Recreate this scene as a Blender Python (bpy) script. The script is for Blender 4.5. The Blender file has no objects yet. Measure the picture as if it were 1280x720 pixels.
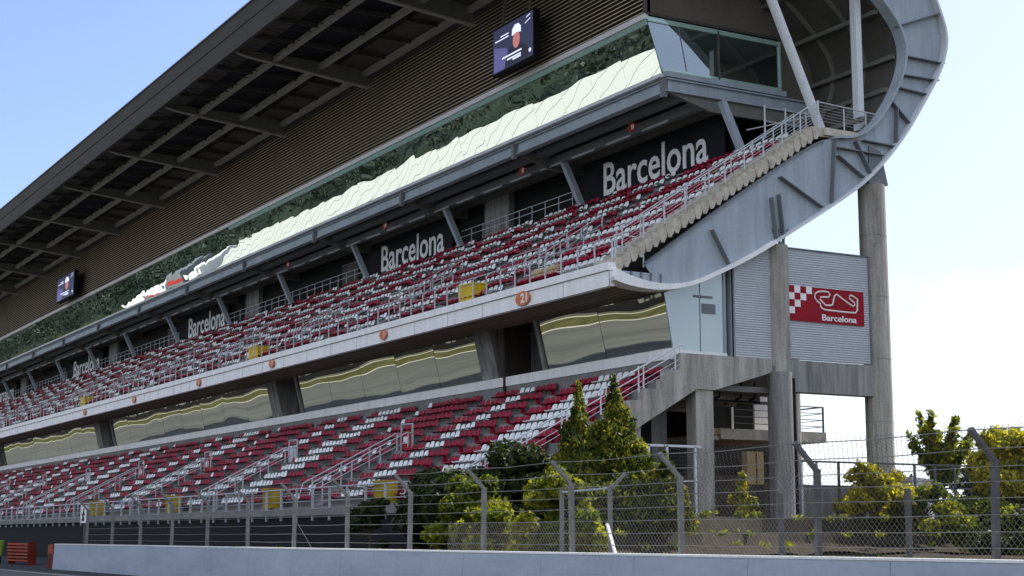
import bpy, math, random
import numpy as np
from mathutils import Vector
random.seed(7); rng = np.random.default_rng(7)
S = bpy.context.scene
COL = S.collection
R = math.radians
V3 = lambda a: np.array(a, float)

# ------------------------------------------------------------------ materials
MATS = {}
def new_mat(name):
    m = bpy.data.materials.new(name); m.use_nodes = True
    nt = m.node_tree
    return m, nt, nt.nodes['Principled BSDF'], nt.nodes['Material Output']
def setp(b, col=None, rough=None, metal=None, spec=None):
    if col is not None: b.inputs['Base Color'].default_value = (*col, 1)
    if rough is not None: b.inputs['Roughness'].default_value = rough
    if metal is not None: b.inputs['Metallic'].default_value = metal
    if spec is not None: b.inputs['Specular IOR Level'].default_value = spec
def pmat(name, col, rough=.6, metal=0, var=.15, scale=1.5, stretch=(1, 1, 1), spec=.12, bump=0, bscale=20, fine=.08):
    """painted / mineral surface with two scales of wear"""
    m, nt, b, out = new_mat(name); setp(b, col, rough, metal, spec)
    tc = nt.nodes.new('ShaderNodeTexCoord'); mp = nt.nodes.new('ShaderNodeMapping')
    mp.inputs['Scale'].default_value = stretch
    nt.links.new(tc.outputs['Object'], mp.inputs['Vector'])
    n1 = nt.nodes.new('ShaderNodeTexNoise'); n1.inputs['Scale'].default_value = scale; n1.inputs['Detail'].default_value = 6
    n1.inputs['Roughness'].default_value = .65
    nt.links.new(mp.outputs[0], n1.inputs['Vector'])
    n2 = nt.nodes.new('ShaderNodeTexNoise'); n2.inputs['Scale'].default_value = scale * 14; n2.inputs['Detail'].default_value = 3
    nt.links.new(tc.outputs['Object'], n2.inputs['Vector'])
    r1 = nt.nodes.new('ShaderNodeMapRange'); r1.inputs[1].default_value = .3; r1.inputs[2].default_value = .7
    r1.inputs[3].default_value = 1 - var; r1.inputs[4].default_value = 1 + var
    nt.links.new(n1.outputs['Fac'], r1.inputs[0])
    r2 = nt.nodes.new('ShaderNodeMapRange'); r2.inputs[1].default_value = .3; r2.inputs[2].default_value = .7
    r2.inputs[3].default_value = 1 - fine; r2.inputs[4].default_value = 1 + fine
    nt.links.new(n2.outputs['Fac'], r2.inputs[0])
    mul = nt.nodes.new('ShaderNodeMath'); mul.operation = 'MULTIPLY'
    nt.links.new(r1.outputs[0], mul.inputs[0]); nt.links.new(r2.outputs[0], mul.inputs[1])
    vm = nt.nodes.new('ShaderNodeVectorMath'); vm.operation = 'SCALE'
    vm.inputs[0].default_value = col; nt.links.new(mul.outputs[0], vm.inputs['Scale'])
    nt.links.new(vm.outputs[0], b.inputs['Base Color'])
    if bump:
        n3 = nt.nodes.new('ShaderNodeTexNoise'); n3.inputs['Scale'].default_value = bscale; n3.inputs['Detail'].default_value = 4
        nt.links.new(tc.outputs['Object'], n3.inputs['Vector'])
        bp = nt.nodes.new('ShaderNodeBump'); bp.inputs['Strength'].default_value = bump; bp.inputs['Distance'].default_value = .02
        nt.links.new(n3.outputs['Fac'], bp.inputs['Height']); nt.links.new(bp.outputs[0], b.inputs['Normal'])
    MATS[name] = m
    return m
def emat(name, col, st):
    m, nt, b, out = new_mat(name); setp(b, (0.01, 0.01, 0.012), .3)
    b.inputs['Emission Color'].default_value = (*col, 1); b.inputs['Emission Strength'].default_value = st
    MATS[name] = m
def glassmat(name, tint, dark, refl, wave=.012, wscale=.5, through=0.0):
    """mirror-coated glazing: sharp reflection over a dark room, panes slightly wavy"""
    m, nt, b, out = new_mat(name); nt.nodes.remove(b)
    g = nt.nodes.new('ShaderNodeBsdfGlossy'); g.inputs['Roughness'].default_value = 0.0; g.inputs['Color'].default_value = (*tint, 1)
    d = nt.nodes.new('ShaderNodeBsdfDiffuse'); d.inputs['Color'].default_value = (*dark, 1)
    back = d
    if through:
        t = nt.nodes.new('ShaderNodeBsdfTransparent'); t.inputs['Color'].default_value = (.75, .86, .84, 1)
        mt = nt.nodes.new('ShaderNodeMixShader'); mt.inputs[0].default_value = through
        nt.links.new(d.outputs[0], mt.inputs[1]); nt.links.new(t.outputs[0], mt.inputs[2]); back = mt
    mx = nt.nodes.new('ShaderNodeMixShader'); mx.inputs[0].default_value = refl
    nt.links.new(back.outputs[0], mx.inputs[1]); nt.links.new(g.outputs[0], mx.inputs[2])
    nt.links.new(mx.outputs[0], out.inputs['Surface'])
    if wave:
        tc = nt.nodes.new('ShaderNodeTexCoord'); n = nt.nodes.new('ShaderNodeTexNoise')
        n.inputs['Scale'].default_value = wscale; n.inputs['Detail'].default_value = 1
        nt.links.new(tc.outputs['Object'], n.inputs['Vector'])
        bp = nt.nodes.new('ShaderNodeBump'); bp.inputs['Strength'].default_value = 1; bp.inputs['Distance'].default_value = wave
        nt.links.new(n.outputs['Fac'], bp.inputs['Height']); nt.links.new(bp.outputs[0], g.inputs['Normal'])
    MATS[name] = m
def leafmat(name, cols, trans=.35):
    m, nt, b, out = new_mat(name); nt.nodes.remove(b)
    at = nt.nodes.new('ShaderNodeAttribute'); at.attribute_name = 'tone'
    cr = nt.nodes.new('ShaderNodeValToRGB')
    el = cr.color_ramp.elements
    el[0].color = (*cols[0], 1); el[1].color = (*cols[-1], 1)
    for i, c in enumerate(cols[1:-1]):
        e = el.new((i + 1) / (len(cols) - 1)); e.color = (*c, 1)
    nt.links.new(at.outputs['Fac'], cr.inputs[0])
    d = nt.nodes.new('ShaderNodeBsdfPrincipled'); d.inputs['Roughness'].default_value = .55; d.inputs['Specular IOR Level'].default_value = .25
    t = nt.nodes.new('ShaderNodeBsdfTranslucent')
    vm = nt.nodes.new('ShaderNodeVectorMath'); vm.operation = 'MULTIPLY'; vm.inputs[1].default_value = (1.6, 1.6, .7)
    nt.links.new(cr.outputs[0], d.inputs['Base Color']); nt.links.new(cr.outputs[0], vm.inputs[0]); nt.links.new(vm.outputs[0], t.inputs['Color'])
    mx = nt.nodes.new('ShaderNodeMixShader'); mx.inputs[0].default_value = trans
    nt.links.new(d.outputs[0], mx.inputs[1]); nt.links.new(t.outputs[0], mx.inputs[2]); nt.links.new(mx.outputs[0], out.inputs['Surface'])
    MATS[name] = m

pmat('fascia_concrete', (.82, .81, .81), .8, var=.10, scale=.8, stretch=(3, 1, .25), bump=.1)
pmat('old_concrete', (.33, .315, .285), .85, var=.42, scale=1.1, stretch=(2.2, 2.2, .25), bump=.25, fine=.14)
pmat('stained_concrete', (.24, .24, .235), .85, var=.5, scale=1.2, stretch=(2.5, 2.5, .2), bump=.25, fine=.16)
pmat('stair_concrete', (.46, .42, .35), .85, var=.28, scale=2.2, bump=.3, fine=.2)
pmat('tread_concrete', (.21, .205, .20), .85, var=.2, scale=1.2, fine=.15)
pmat('dark_concrete', (.10, .098, .095), .85, var=.3, scale=.8)
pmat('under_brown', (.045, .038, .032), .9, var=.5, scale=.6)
pmat('soffit_board', (.21, .175, .135), .8, var=.22, scale=.7, stretch=(.08, 6, 6))
pmat('steel_grey', (.33, .375, .425), .5, var=.17, scale=.9, stretch=(1, 2, .22), fine=.05)
pmat('steel_light', (.62, .64, .67), .5, var=.08, scale=1.0)
pmat('steel_mid', (.17, .18, .195), .5, var=.1)
pmat('roof_dark', (.018, .019, .022), .8, var=.2, scale=.5)
pmat('roof_rafter', (.06, .06, .056), .8)
pmat('roof_beam', (.16, .16, .145), .7, var=.18)
pmat('purlin', (.30, .29, .265), .6, var=.15)
pmat('eave', (.075, .068, .068), .6, var=.15, stretch=(.15, 1, 1))
pmat('lining', (.085, .078, .070), .8, var=.2, scale=.7)
pmat('louvre', (.58, .475, .37), .65, var=.16, scale=.35)
pmat('louvre_dark', (.05, .042, .034), .9)
pmat('clad_brown', (.125, .112, .098), .8, var=.14, scale=.5, stretch=(1, 1, .4))
pmat('white_paint', (.74, .75, .74), .5, var=.06)
pmat('post_grey', (.19, .19, .182), .6, var=.25, scale=3)
pmat('galv', (.50, .52, .54), .45, metal=.3, var=.14, scale=3)
pmat('galv_dark', (.11, .112, .115), .55, metal=.2, var=.2, scale=3)
pmat('wire', (.20, .195, .175), .45, metal=.4, var=.15)
pmat('corrugated', (.46, .485, .525), .45, var=.07, scale=.6, fine=.04)
pmat('sign_red', (.27, .006, .017), .5, var=.16)
pmat('sign_white', (.78, .77, .77), .5, var=.04)
pmat('board_grey', (.20, .205, .20), .6, var=.5, scale=.3)
pmat('banner_black', (.014, .015, .019), .7, var=.2)
pmat('banner_text', (.86, .87, .88), .6, var=.04)
pmat('seat_red', (.29, .006, .030), .55, var=.14, scale=.9, spec=.15)
pmat('seat_white', (.74, .755, .75), .5, var=.10, scale=.9, spec=.3)
pmat('barrier_paint', (.36, .405, .485), .7, var=.13, scale=.45, stretch=(.6, 1, 2.5), fine=.05, bump=.06)
pmat('barrier_cap', (.68, .68, .67), .8, var=.1)
pmat('yellow_dull', (.40, .29, .03), .7, var=.3)
pmat('yellow', (.66, .45, .02), .5, var=.15)
pmat('orange', (.30, .045, .015), .5, var=.2)
pmat('orange_dark', (.13, .016, .009), .6, var=.2)
pmat('disc_orange', (.60, .16, .05), .5, var=.15)
pmat('disc_red', (.22, .022, .014), .5, var=.15)
pmat('disc_pale', (.62, .40, .34), .6, var=.3, scale=3)
pmat('tan', (.50, .38, .22), .7, var=.15)
pmat('lime', (.22, .30, .05), .6)
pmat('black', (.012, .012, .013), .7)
pmat('asphalt', (.12, .122, .115), .85, var=.35, scale=.35, stretch=(.03, 1, 1), bump=.15)
pmat('dark_asphalt', (.05, .05, .05), .9, var=.2, scale=.5)
pmat('dry_grass', (.085, .085, .032), .95, var=.5, scale=.35)
pmat('line_paint', (.5, .49, .42), .7, var=.06)
pmat('field', (.030, .038, .018), .95, var=.35, scale=.08)
pmat('wood_floor', (.014, .022, .015), .95, var=.4, scale=.05)
pmat('soil', (.030, .023, .016), .95, var=.38, scale=.9, bump=.6, bscale=6, fine=.3)
pmat('kerb', (.05, .043, .036), .9, var=.35, scale=.8, stretch=(.6, .6, 2), bump=.3, fine=.2)
pmat('bark', (.11, .085, .06), .9, var=.3, bump=.4)
pmat('membrane', (.40, .42, .39), .7, var=.03)
pmat('truck_red', (.40, .03, .03), .5); pmat('truck_white', (.78, .78, .76), .5)
pmat('rubble', (.085, .066, .055), .95, var=.5, scale=2.5, bump=.8, bscale=7, fine=.4)
emat('screen_bg', (.02, .023, .05), 1.0); emat('screen_white', (.55, .58, .80), .9); emat('screen_skin', (.36, .13, .13), .8)
emat('screen_dark', (.012, .012, .022), 1.0); emat('screen_blue', (.065, .06, .16), 1.0)
glassmat('glass_up', (.86, .90, .855), (.012, .022, .018), .82, wave=.008, wscale=.30)
glassmat('glass_low', (.80, .82, .74), (.012, .016, .015), .62, wave=.024, wscale=.20)
glassmat('glass_pale', (.70, .78, .80), (.33, .40, .415), .22, wave=0)
glassmat('glass_clear', (.80, .90, .95), (.05, .09, .10), .34, wave=.003, wscale=.5, through=.85)
glassmat('glass_green', (.75, .9, .86), (.36, .52, .47), .2, wave=0)
leafmat('leaf_cypress', [(.016, .030, .010), (.05, .07, .015), (.15, .155, .024), (.32, .30, .035)], .5)
leafmat('leaf_yellow', [(.05, .06, .010), (.20, .19, .016), (.40, .36, .03), (.54, .48, .05)], .5)
leafmat('leaf_green', [(.022, .040, .010), (.085, .11, .016), (.20, .21, .022), (.34, .33, .035)], .5)
leafmat('leaf_dark', [(.012, .02, .008), (.03, .045, .014), (.055, .07, .02)], .25)
leafmat('leaf_far', [(.022, .034, .026), (.030, .042, .031), (.040, .052, .038)], .1)

# ------------------------------------------------------------------ mesh builder
class MB:
    def __init__(s): s.v = []; s.f = []; s.mi = []
    def add(s, verts, faces, mi=0):
        o = len(s.v); s.v += [tuple(map(float, p)) for p in verts]
        s.f += [tuple(o + i for i in f) for f in faces]; s.mi += [mi] * len(faces); return s
    def box(s, x0, x1, y0, y1, z0, z1, mi=0):
        if x0 > x1: x0, x1 = x1, x0
        if y0 > y1: y0, y1 = y1, y0
        if z0 > z1: z0, z1 = z1, z0
        v = [(x0, y0, z0), (x1, y0, z0), (x1, y1, z0), (x0, y1, z0), (x0, y0, z1), (x1, y0, z1), (x1, y1, z1), (x0, y1, z1)]
        return s.add(v, [(0, 3, 2, 1), (4, 5, 6, 7), (0, 1, 5, 4), (1, 2, 6, 5), (2, 3, 7, 6), (3, 0, 4, 7)], mi)
    def prismx(s, prof, x0, x1, mi=0, caps=True):
        """closed (y,z) profile extruded along X"""
        n = len(prof); v = [(x0, y, z) for y, z in prof] + [(x1, y, z) for y, z in prof]
        f = [(i, (i + 1) % n, n + (i + 1) % n, n + i) for i in range(n)]
        if caps: f += [tuple(range(n - 1, -1, -1)), tuple(range(n, 2 * n))]
        return s.add(v, f, mi)
    def prismy(s, prof, y0, y1, mi=0):
        """closed (x,z) profile extruded along Y"""
        n = len(prof); v = [(x, y0, z) for x, z in prof] + [(x, y1, z) for x, z in prof]
        f = [(i, (i + 1) % n, n + (i + 1) % n, n + i) for i in range(n)] + [tuple(range(n - 1, -1, -1)), tuple(range(n, 2 * n))]
        return s.add(v, f, mi)
    def prismz(s, prof, z0, z1, mi=0):
        n = len(prof); v = [(x, y, z0) for x, y in prof] + [(x, y, z1) for x, y in prof]
        f = [(i, (i + 1) % n, n + (i + 1) % n, n + i) for i in range(n)] + [tuple(range(n - 1, -1, -1)), tuple(range(n, 2 * n))]
        return s.add(v, f, mi)
    def strip(s, pts, half, axis, thick, mi=0):
        """band following an open (y,z) polyline, thick in the profile plane, from x0..x1 (axis=(x0,x1))"""
        P = [V3(p) for p in pts]; n = len(P); L = []; Rr = []
        for i in range(n):
            t = P[min(i + 1, n - 1)] - P[max(i - 1, 0)]; t /= np.linalg.norm(t); nn = np.array([-t[1], t[0]])
            L.append(P[i] + nn * thick / 2); Rr.append(P[i] - nn * thick / 2)
        return s.prismx([tuple(p) for p in L] + [tuple(p) for p in Rr[::-1]], axis[0], axis[1], mi) if n == 2 else s._band(L, Rr, axis, mi)
    def _band(s, L, Rr, ax, mi):
        n = len(L); v = []
        for x in ax:
            v += [(x, *p) for p in L] + [(x, *p) for p in Rr]
        f = []
        for i in range(n - 1):
            f += [(i, i + 1, 2 * n + i + 1, 2 * n + i), (n + i, 3 * n + i, 3 * n + i + 1, n + i + 1),
                  (i, n + i, n + i + 1, i + 1), (2 * n + i, 2 * n + i + 1, 3 * n + i + 1, 3 * n + i)]
        f += [(0, 2 * n, 3 * n, n), (n - 1, 2 * n - 1, 4 * n - 1, 3 * n - 1)]
        return s.add(v, f, mi)
    def bar(s, a, b, w, h=None, mi=0, up=(0, 0, 1)):
        """rectangular bar from a to b"""
        h = h or w; a = V3(a); b = V3(b); t = b - a; t /= np.linalg.norm(t); u = V3(up)
        if abs(t @ u) > .95: u = V3((1, 0, 0))
        sd = np.cross(t, u); sd /= np.linalg.norm(sd); u = np.cross(sd, t)
        v = []
        for p in (a, b):
            for i, j in ((-1, -1), (1, -1), (1, 1), (-1, 1)): v.append(p + sd * i * w / 2 + u * j * h / 2)
        return s.add(v, [(0, 3, 2, 1), (4, 5, 6, 7), (0, 1, 5, 4), (1, 2, 6, 5), (2, 3, 7, 6), (3, 0, 4, 7)], mi)
    def tube(s, pts, r, n=6, mi=0, closed=False):
        P = [V3(p) for p in pts]; m = len(P); v = []; f = []
        rr = r if isinstance(r, (list, tuple)) else [r] * m
        for i in range(m):
            a = P[i - 1] if (i > 0 or closed) else P[i]; b = P[(i + 1) % m] if (i < m - 1 or closed) else P[i]
            t = b - a; t /= np.linalg.norm(t); u = V3((0, 0, 1)) if abs(t[2]) < .9 else V3((1, 0, 0))
            sd = np.cross(t, u); sd /= np.linalg.norm(sd); u = np.cross(sd, t)
            for k in range(n):
                c = 2 * math.pi * k / n; v.append(P[i] + (sd * math.cos(c) + u * math.sin(c)) * rr[i])
        for i in range(m if closed else m - 1):
            j = (i + 1) % m
            for k in range(n): f.append((i * n + k, i * n + (k + 1) % n, j * n + (k + 1) % n, j * n + k))
        if not closed: f += [tuple(range(n - 1, -1, -1)), tuple(range((m - 1) * n, m * n))]
        return s.add(v, f, mi)
    def build(s, name, mat, parent=None, smooth=False, at=None):
        me = bpy.data.meshes.new(name)
        off = V3(WL.get(parent.name, (0, 0, 0))) if parent else np.zeros(3)
        o = bpy.data.objects.new(name, me)
        if at is not None:
            o.location = V3(at) - off; vo = V3(at)
        else: vo = off
        me.from_pydata([tuple(V3(p) - vo) for p in s.v], [], s.f)
        for m in (mat if isinstance(mat, (list, tuple)) else [mat]): me.materials.append(MATS[m])
        if any(s.mi): me.polygons.foreach_set('material_index', s.mi)
        if smooth: me.polygons.foreach_set('use_smooth', [True] * len(me.polygons))
        me.validate(); me.update()
        COL.objects.link(o)
        if parent: o.parent = parent
        WL[o.name] = tuple(vo)
        return o
WL = {}
def root(name, loc, label, cat, group=None, kind=None):
    o = bpy.data.objects.new(name, None); COL.objects.link(o); o.location = loc; o.empty_display_size = .3
    WL[o.name] = tuple(loc); return tag(o, label, cat, group, kind)
def tag(o, label=None, cat=None, group=None, kind=None):
    if label: o['label'] = label
    if cat: o['category'] = cat
    if group: o['group'] = group
    if kind: o['kind'] = kind
    return o
def struct(o): o['kind'] = 'structure'; return o
def fmesh(name, v, faces, mat, parent=None, tone=None, mi=None):
    """fast mesh: v (n,3), faces (m,k)"""
    me = bpy.data.meshes.new(name); v = np.asarray(v, np.float32); faces = np.asarray(faces, np.int32)
    off = np.array(WL.get(parent.name, (0, 0, 0)), np.float32) if parent else np.zeros(3, np.float32)
    me.vertices.add(len(v)); me.vertices.foreach_set('co', (v - off).ravel())
    k = faces.shape[1]; me.loops.add(faces.size); me.loops.foreach_set('vertex_index', faces.ravel())
    me.polygons.add(len(faces)); me.polygons.foreach_set('loop_start', np.arange(0, faces.size, k, dtype=np.int32))
    try: me.polygons.foreach_set('loop_total', np.full(len(faces), k, np.int32))
    except Exception: pass
    for m in (mat if isinstance(mat, (list, tuple)) else [mat]): me.materials.append(MATS[m])
    if mi is not None: me.polygons.foreach_set('material_index', np.asarray(mi, np.int32))
    if tone is not None:
        a = me.attributes.new('tone', 'FLOAT', 'FACE'); a.data.foreach_set('value', np.asarray(tone, np.float32))
    me.update(calc_edges=True); me.validate()
    o = bpy.data.objects.new(name, me); COL.objects.link(o)
    if parent: o.parent = parent
    WL[o.name] = tuple(off); return o
def text_mb(txt, w, h, fn, depth=.03, bold=.0, mi=0, mb=None):
    """lettering as a mesh scaled to w x h; fn maps (u,v,d) to a point"""
    c = bpy.data.curves.new('lettering', 'FONT'); c.body = txt; c.offset = bold; c.resolution_u = 3; c.extrude = .5
    o = bpy.data.objects.new('lettering', c); COL.objects.link(o)
    dg = bpy.context.evaluated_depsgraph_get(); me = bpy.data.meshes.new_from_object(o.evaluated_get(dg))
    P = np.array([tuple(p.co) for p in me.vertices]); F_ = [tuple(p.vertices) for p in me.polygons]
    bpy.data.objects.remove(o); bpy.data.curves.remove(c); bpy.data.meshes.remove(me)
    lo = P.min(0); hi = P.max(0)
    Q = (P - lo) / (hi - lo)
    mb = mb or MB(); mb.add([fn(q[0] * w, q[1] * h, q[2] * depth) for q in Q], F_, mi); return mb

# ------------------------------------------------------------------ key dimensions (metres)
XE = -56.0; XF = -262.0; B = 15.2; H = 1.65
NB = 13
def upZ(y): return 13.35 + (y - 37.5) * .50 / .76
def lowZ(y): return 3.1 + (y - 30.2) * .48 / .85

# ------------------------------------------------------------------ grandstand
G = root('grandstand', (XE, 29.5, 2.4), 'long two-tier concrete grandstand with curved steel end girder and cantilevered roof', 'grandstand')
def part(mb, name, mat, **k): return mb.build(name, mat, G, **k)

# outer and inner lines of the C-shaped section (y,z)
OUT = [(36.8, 12.62), (37.6, 12.42), (39.17, 12.32), (40.91, 12.66), (42.7, 13.45), (44.54, 14.36), (46.45, 15.48), (49.43, 17.25), (51.5, 18.6), (53.67, 20.7),
       (55.39, 23.0), (56.69, 24.9), (57.15, 26.2), (57.15, 27.0), (56.85, 27.9), (56.24, 29.2), (54.9, 31.1), (52.4, 33.1), (48.9, 34.6), (44.5, 35.2), (38.0, 35.0), (32.2, 34.3)]
INN = [(38.6, 13.45), (41.0, 15.15), (43.3, 16.75), (45.0, 17.9), (47.4, 19.48), (49.3, 20.52), (50.9, 20.64), (52.24, 21.5), (53.24, 22.75), (54.1, 24.2), (54.46, 25.5), (54.2, 26.6),
       (53.45, 27.5), (52.2, 28.6), (50.0, 30.3), (47.0, 31.9), (43.0, 33.0), (38.0, 33.3), (32.9, 33.0)]
def smooth_line(P, n=3):
    P = [V3(p) for p in P]
    for _ in range(n):
        Q = [P[0]]
        for a, b in zip(P[:-1], P[1:]): Q += [a * .75 + b * .25, a * .25 + b * .75]
        Q.append(P[-1]); P = Q
    return [tuple(p) for p in P]
OUTs = smooth_line(OUT, 2); INNs = smooth_line(INN, 2)

# curved end girder: web between the two lines, flanges and stiffeners
web = MB()
def resample(P, n):
    P = np.array(P); d = np.r_[0, np.cumsum(np.linalg.norm(np.diff(P, axis=0), axis=1))]; t = np.linspace(0, d[-1], n)
    return np.c_[np.interp(t, d, P[:, 0]), np.interp(t, d, P[:, 1])]
NW = 90
i0 = next(i for i, p in enumerate(OUTs) if p[0] > 39.0)
ro = resample(OUTs[i0:], NW); ri = resample(INNs, NW)
vv = []
for x in (XE - .03, XE - .09): vv += [(x, *p) for p in ro] + [(x, *p) for p in ri]
ff = []
for i in range(NW - 1):
    ff += [(i, i + 1, NW + i + 1, NW + i), (2 * NW + i, 3 * NW + i, 3 * NW + i + 1, 2 * NW + i + 1)]
web.add(vv, ff)
W_ = part(web, 'curved_girder', 'steel_grey')
fl = MB(); fl.strip(OUTs, 0, (XE + .32, XE - .42), .13); fl.build('flange', 'steel_light', W_)
fl = MB(); fl.strip(INNs[:22], 0, (XE + .10, XE - .25), .07); fl.build('flange', 'steel_mid', W_)
fl = MB(); fl.strip(INNs[22:], 0, (XE + .28, XE - .40), .11); fl.build('flange', 'steel_grey', W_)
ST = [((53.85, 26.75), (56.75, 27.9)), ((54.5, 25.3), (57.0, 25.3)), ((54.3, 24.3), (56.55, 24.35)), ((53.9, 23.6), (55.8, 23.5)), ((53.35, 22.8), (54.6, 21.75)), ((53.7, 22.5), (53.55, 20.75)),
      ((51.4, 20.6), (53.4, 20.55)), ((49.6, 20.3), (49.3, 17.3)), ((49.77, 19.65), (51.35, 18.75)), ((46.2, 18.2), (48.7, 17.0)), ((50.92, 20.5), (51.84, 18.95)),
      ((45.67, 17.15), (45.88, 15.25)), ((42.2, 15.3), (43.1, 13.8)), ((49.6, 20.05), (52.7, 20.0)), ((46.1, 17.35), (46.3, 15.45)), ((52.9, 28.3), (55.9, 29.9)), ((50.9, 29.8), (53.3, 32.4)), ((47.5, 31.8), (48.9, 34.5)), ((43.0, 33.1), (43.5, 35.1))]
for a, b in ST:
    MB().bar((XE + .10, *a), (XE + .10, *b), .05, .30, up=(1, 0, 0)).build('stiffener', 'steel_mid', W_)
# white lip that carries the curve into the balcony corner
lp = resample([p for p in OUTs if p[0] < 46 and p[1] < 16], 40); cl_ = MB(); Lq = []; Rq = []
for k, p in enumerate(lp):
    t = lp[min(k + 1, 39)] - lp[max(k - 1, 0)]; t /= np.linalg.norm(t); nn_ = np.array([-t[1], t[0]])
    th = .16 + .36 * max(0, 1 - (p[0] - 36.8) / 5.0) ** 1.5
    Lq.append(p + nn_ * (th - .08)); Rq.append(p - nn_ * .08)
cl_._band(Lq, Rq, (XE + .35, XE - .5), 0)
part(cl_, 'corner_lip', 'fascia_concrete')
cw = MB(); cw.box(XE - .02, XE - .3, 36.95, 39.9, 12.55, 13.05)
for k in range(5): cw.box(XE + .06, XE - .02, 37.3 + k * .52, 37.38 + k * .52, 12.6, 13.05, 1)
part(cw, 'corner_web', ['steel_grey', 'steel_mid'])

# outer skin and inner lining swept along the whole stand
sk = [p for p in OUTs if p[0] > 51.0 or p[1] > 30]
part(MB().strip(sk, 0, (XE - .43, XF), .10), 'roof_skin', 'steel_mid')
ln = [p for p in INNs if p[0] >= 50.8 or p[1] > 27.5]
part(MB().strip(ln, 0, (XE - .42, XF), .06), 'roof_lining', 'lining')
for x in [-58.6, -61.0] + [-64 - 4 * k for k in range(3)]:
    part(MB().strip([p for p in INNs[18:] if p[0] > 44 or p[1] > 31], 0, (x, x - .22), .30), 'lining_rib', 'roof_beam')
pl = MB()
for y, z in ((52.0, 21.9), (53.6, 23.6), (54.15, 25.4), (53.1, 27.55), (51.0, 29.3), (48.0, 31.1)):
    pl.bar((XE - .45, y, z), (-66, y, z), .22, .22)
part(pl, 'lining_purlin', 'roof_beam')

# balcony fascia, soffit, upper terrace
fa = MB(); fa.box(XE, XF, 36.72, 37.0, 12.32, 12.98); fa.box(XE + .02, XF, 36.64, 37.25, 13.02, 13.36); fa.box(XE - .05, XF, 36.80, 37.1, 12.98, 13.02)
for k in range(int((XE - XF) / 3.8)):
    x = XE - 3.8 * k; fa.box(x - .012, x + .012, 36.715, 36.73, 12.33, 12.97, 1)
F_ob = part(fa, 'balcony_fascia', ['fascia_concrete', 'dark_concrete'])
sof = [(36.95, 12.325)] + [p for p in OUTs if 37.3 < p[0] < 51.2 and p[1] < 19.5]
part(MB().strip([(y, z + .05) for y, z in sof], 0, (XE - .45, XF), .08), 'soffit', 'soffit_board')
sb = MB()
for k in range(14):
    y = 37.3 + k * .36; z = np.interp(y, [p[0] for p in sof], [p[1] for p in sof]); sb.box(XE - .5, XF, y, y + .05, z - .05, z + .02)
part(sb, 'soffit_batten', 'soffit_board')

prof = []
NU = 15
for i in range(NU):
    y = 37.05 + .76 * i; z = 13.35 + .5 * i
    prof += [(y, z), (y + .76, z)]
yt = 37.05 + .76 * NU; zt = 13.35 + .5 * NU
prof += [(yt, zt), (52.0, zt), (52.0, zt - .4), (yt + .2, zt - .55), (37.3, 12.9), (37.05, 12.9)]
part(MB().prismx(prof, XE - 1.55, XF), 'upper_terrace', 'tread_concrete')

# end stair of the upper tier (two risers per seating row), raw stepped underside
stp = []
NS = 30
for i in range(NS):
    y = 37.0 + .39 * i; z = 13.35 + .253 * i; stp += [(y, z), (y, z + .253), ]
    stp += [(y + .39, z + .253)]
und = []
for i in range(NS):
    y = 37.0 + .39 * i; z = 13.35 + .253 * i; und += [(y + .30, z - .16), (y + .52, z - .16), ]
prof = stp + [(52.3, 20.94), (52.3, 20.62), (49.2, 20.55)] + und[::-1] + [(37.0, 13.0)]
cl = [prof[0]]
for p in prof[1:]:
    if abs(p[0] - cl[-1][0]) + abs(p[1] - cl[-1][1]) > 1e-4: cl.append(p)
part(MB().prismx(cl, XE - .12, XE - 1.5), 'end_stair', 'stair_concrete')
cs = MB()
for i in range(30):   # raw stepped stringer on the outside of the stair
    y = 37.05 + .39 * i; z = 13.36 + .253 * i; q = random.uniform(-.04, .04)
    cs.prismx([(y, z - .12), (y + .01, z + .25), (y + .36, z + .26), (y + .42, z - .02 + q), (y + .27, z - .36 + q), (y + .10, z - .38)], XE + .03 + q * .7, XE - .2)
part(cs, 'stair_edge', 'stair_concrete')
part(MB().box(XE + .02, XE - 1.5, 49.1, 51.3, 20.62, 20.98), 'landing', 'stair_concrete')
part(MB().prismx([(37.3, 12.75), (48.4, 20.15), (51.6, 20.4), (51.0, 18.4), (46.4, 15.6), (42.7, 13.6), (40.5, 12.75)], XE - 1.6, XE - 1.9), 'end_infill', 'dark_concrete')

# stair railing with cables
rl = MB(); xr = XE - .28
for i in range(11):
    y = 37.6 + 1.14 * i
    if y > 49.2: break
    z = 13.45 + (y - 37.0) * .649; rl.bar((xr, y, z), (xr, y, z + 1.12), .05, .05)
za = 13.45 + .6 * .649 + 1.12; yb = 48.9; zb = 13.45 + (yb - 37.0) * .649 + 1.12
rl.tube([(xr, 37.0, za - .2), (xr, 37.6, za), (xr, yb, zb), (xr, 52.9, 22.15)], .035, 6)
for k in range(1, 7):
    d = k * .15; rl.tube([(xr, 37.6, za - d), (xr, yb, zb - d), (xr, 52.8 - k * .07, 22.15 - d)], .011, 4)
for y in (48.95, 50.6, 52.0): rl.bar((xr, y, 20.98), (xr, y, 22.15 + (.1 if y < 49 else 0)), .05, .05)
part(rl, 'stair_railing', 'galv')
rl = MB(); xr2 = XE - 1.62
for i in range(9):
    y = 38.2 + 1.3 * i; z = 13.5 + (y - 37.0) * .649; rl.bar((xr2, y, z), (xr2, y, z + .95), .045, .045)
rl.tube([(xr2, 38.2, 15.2), (xr2, 48.6, 15.2 + 10.4 * .649)], .03, 6)
part(rl, 'inner_handrail', 'galv')

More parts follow.
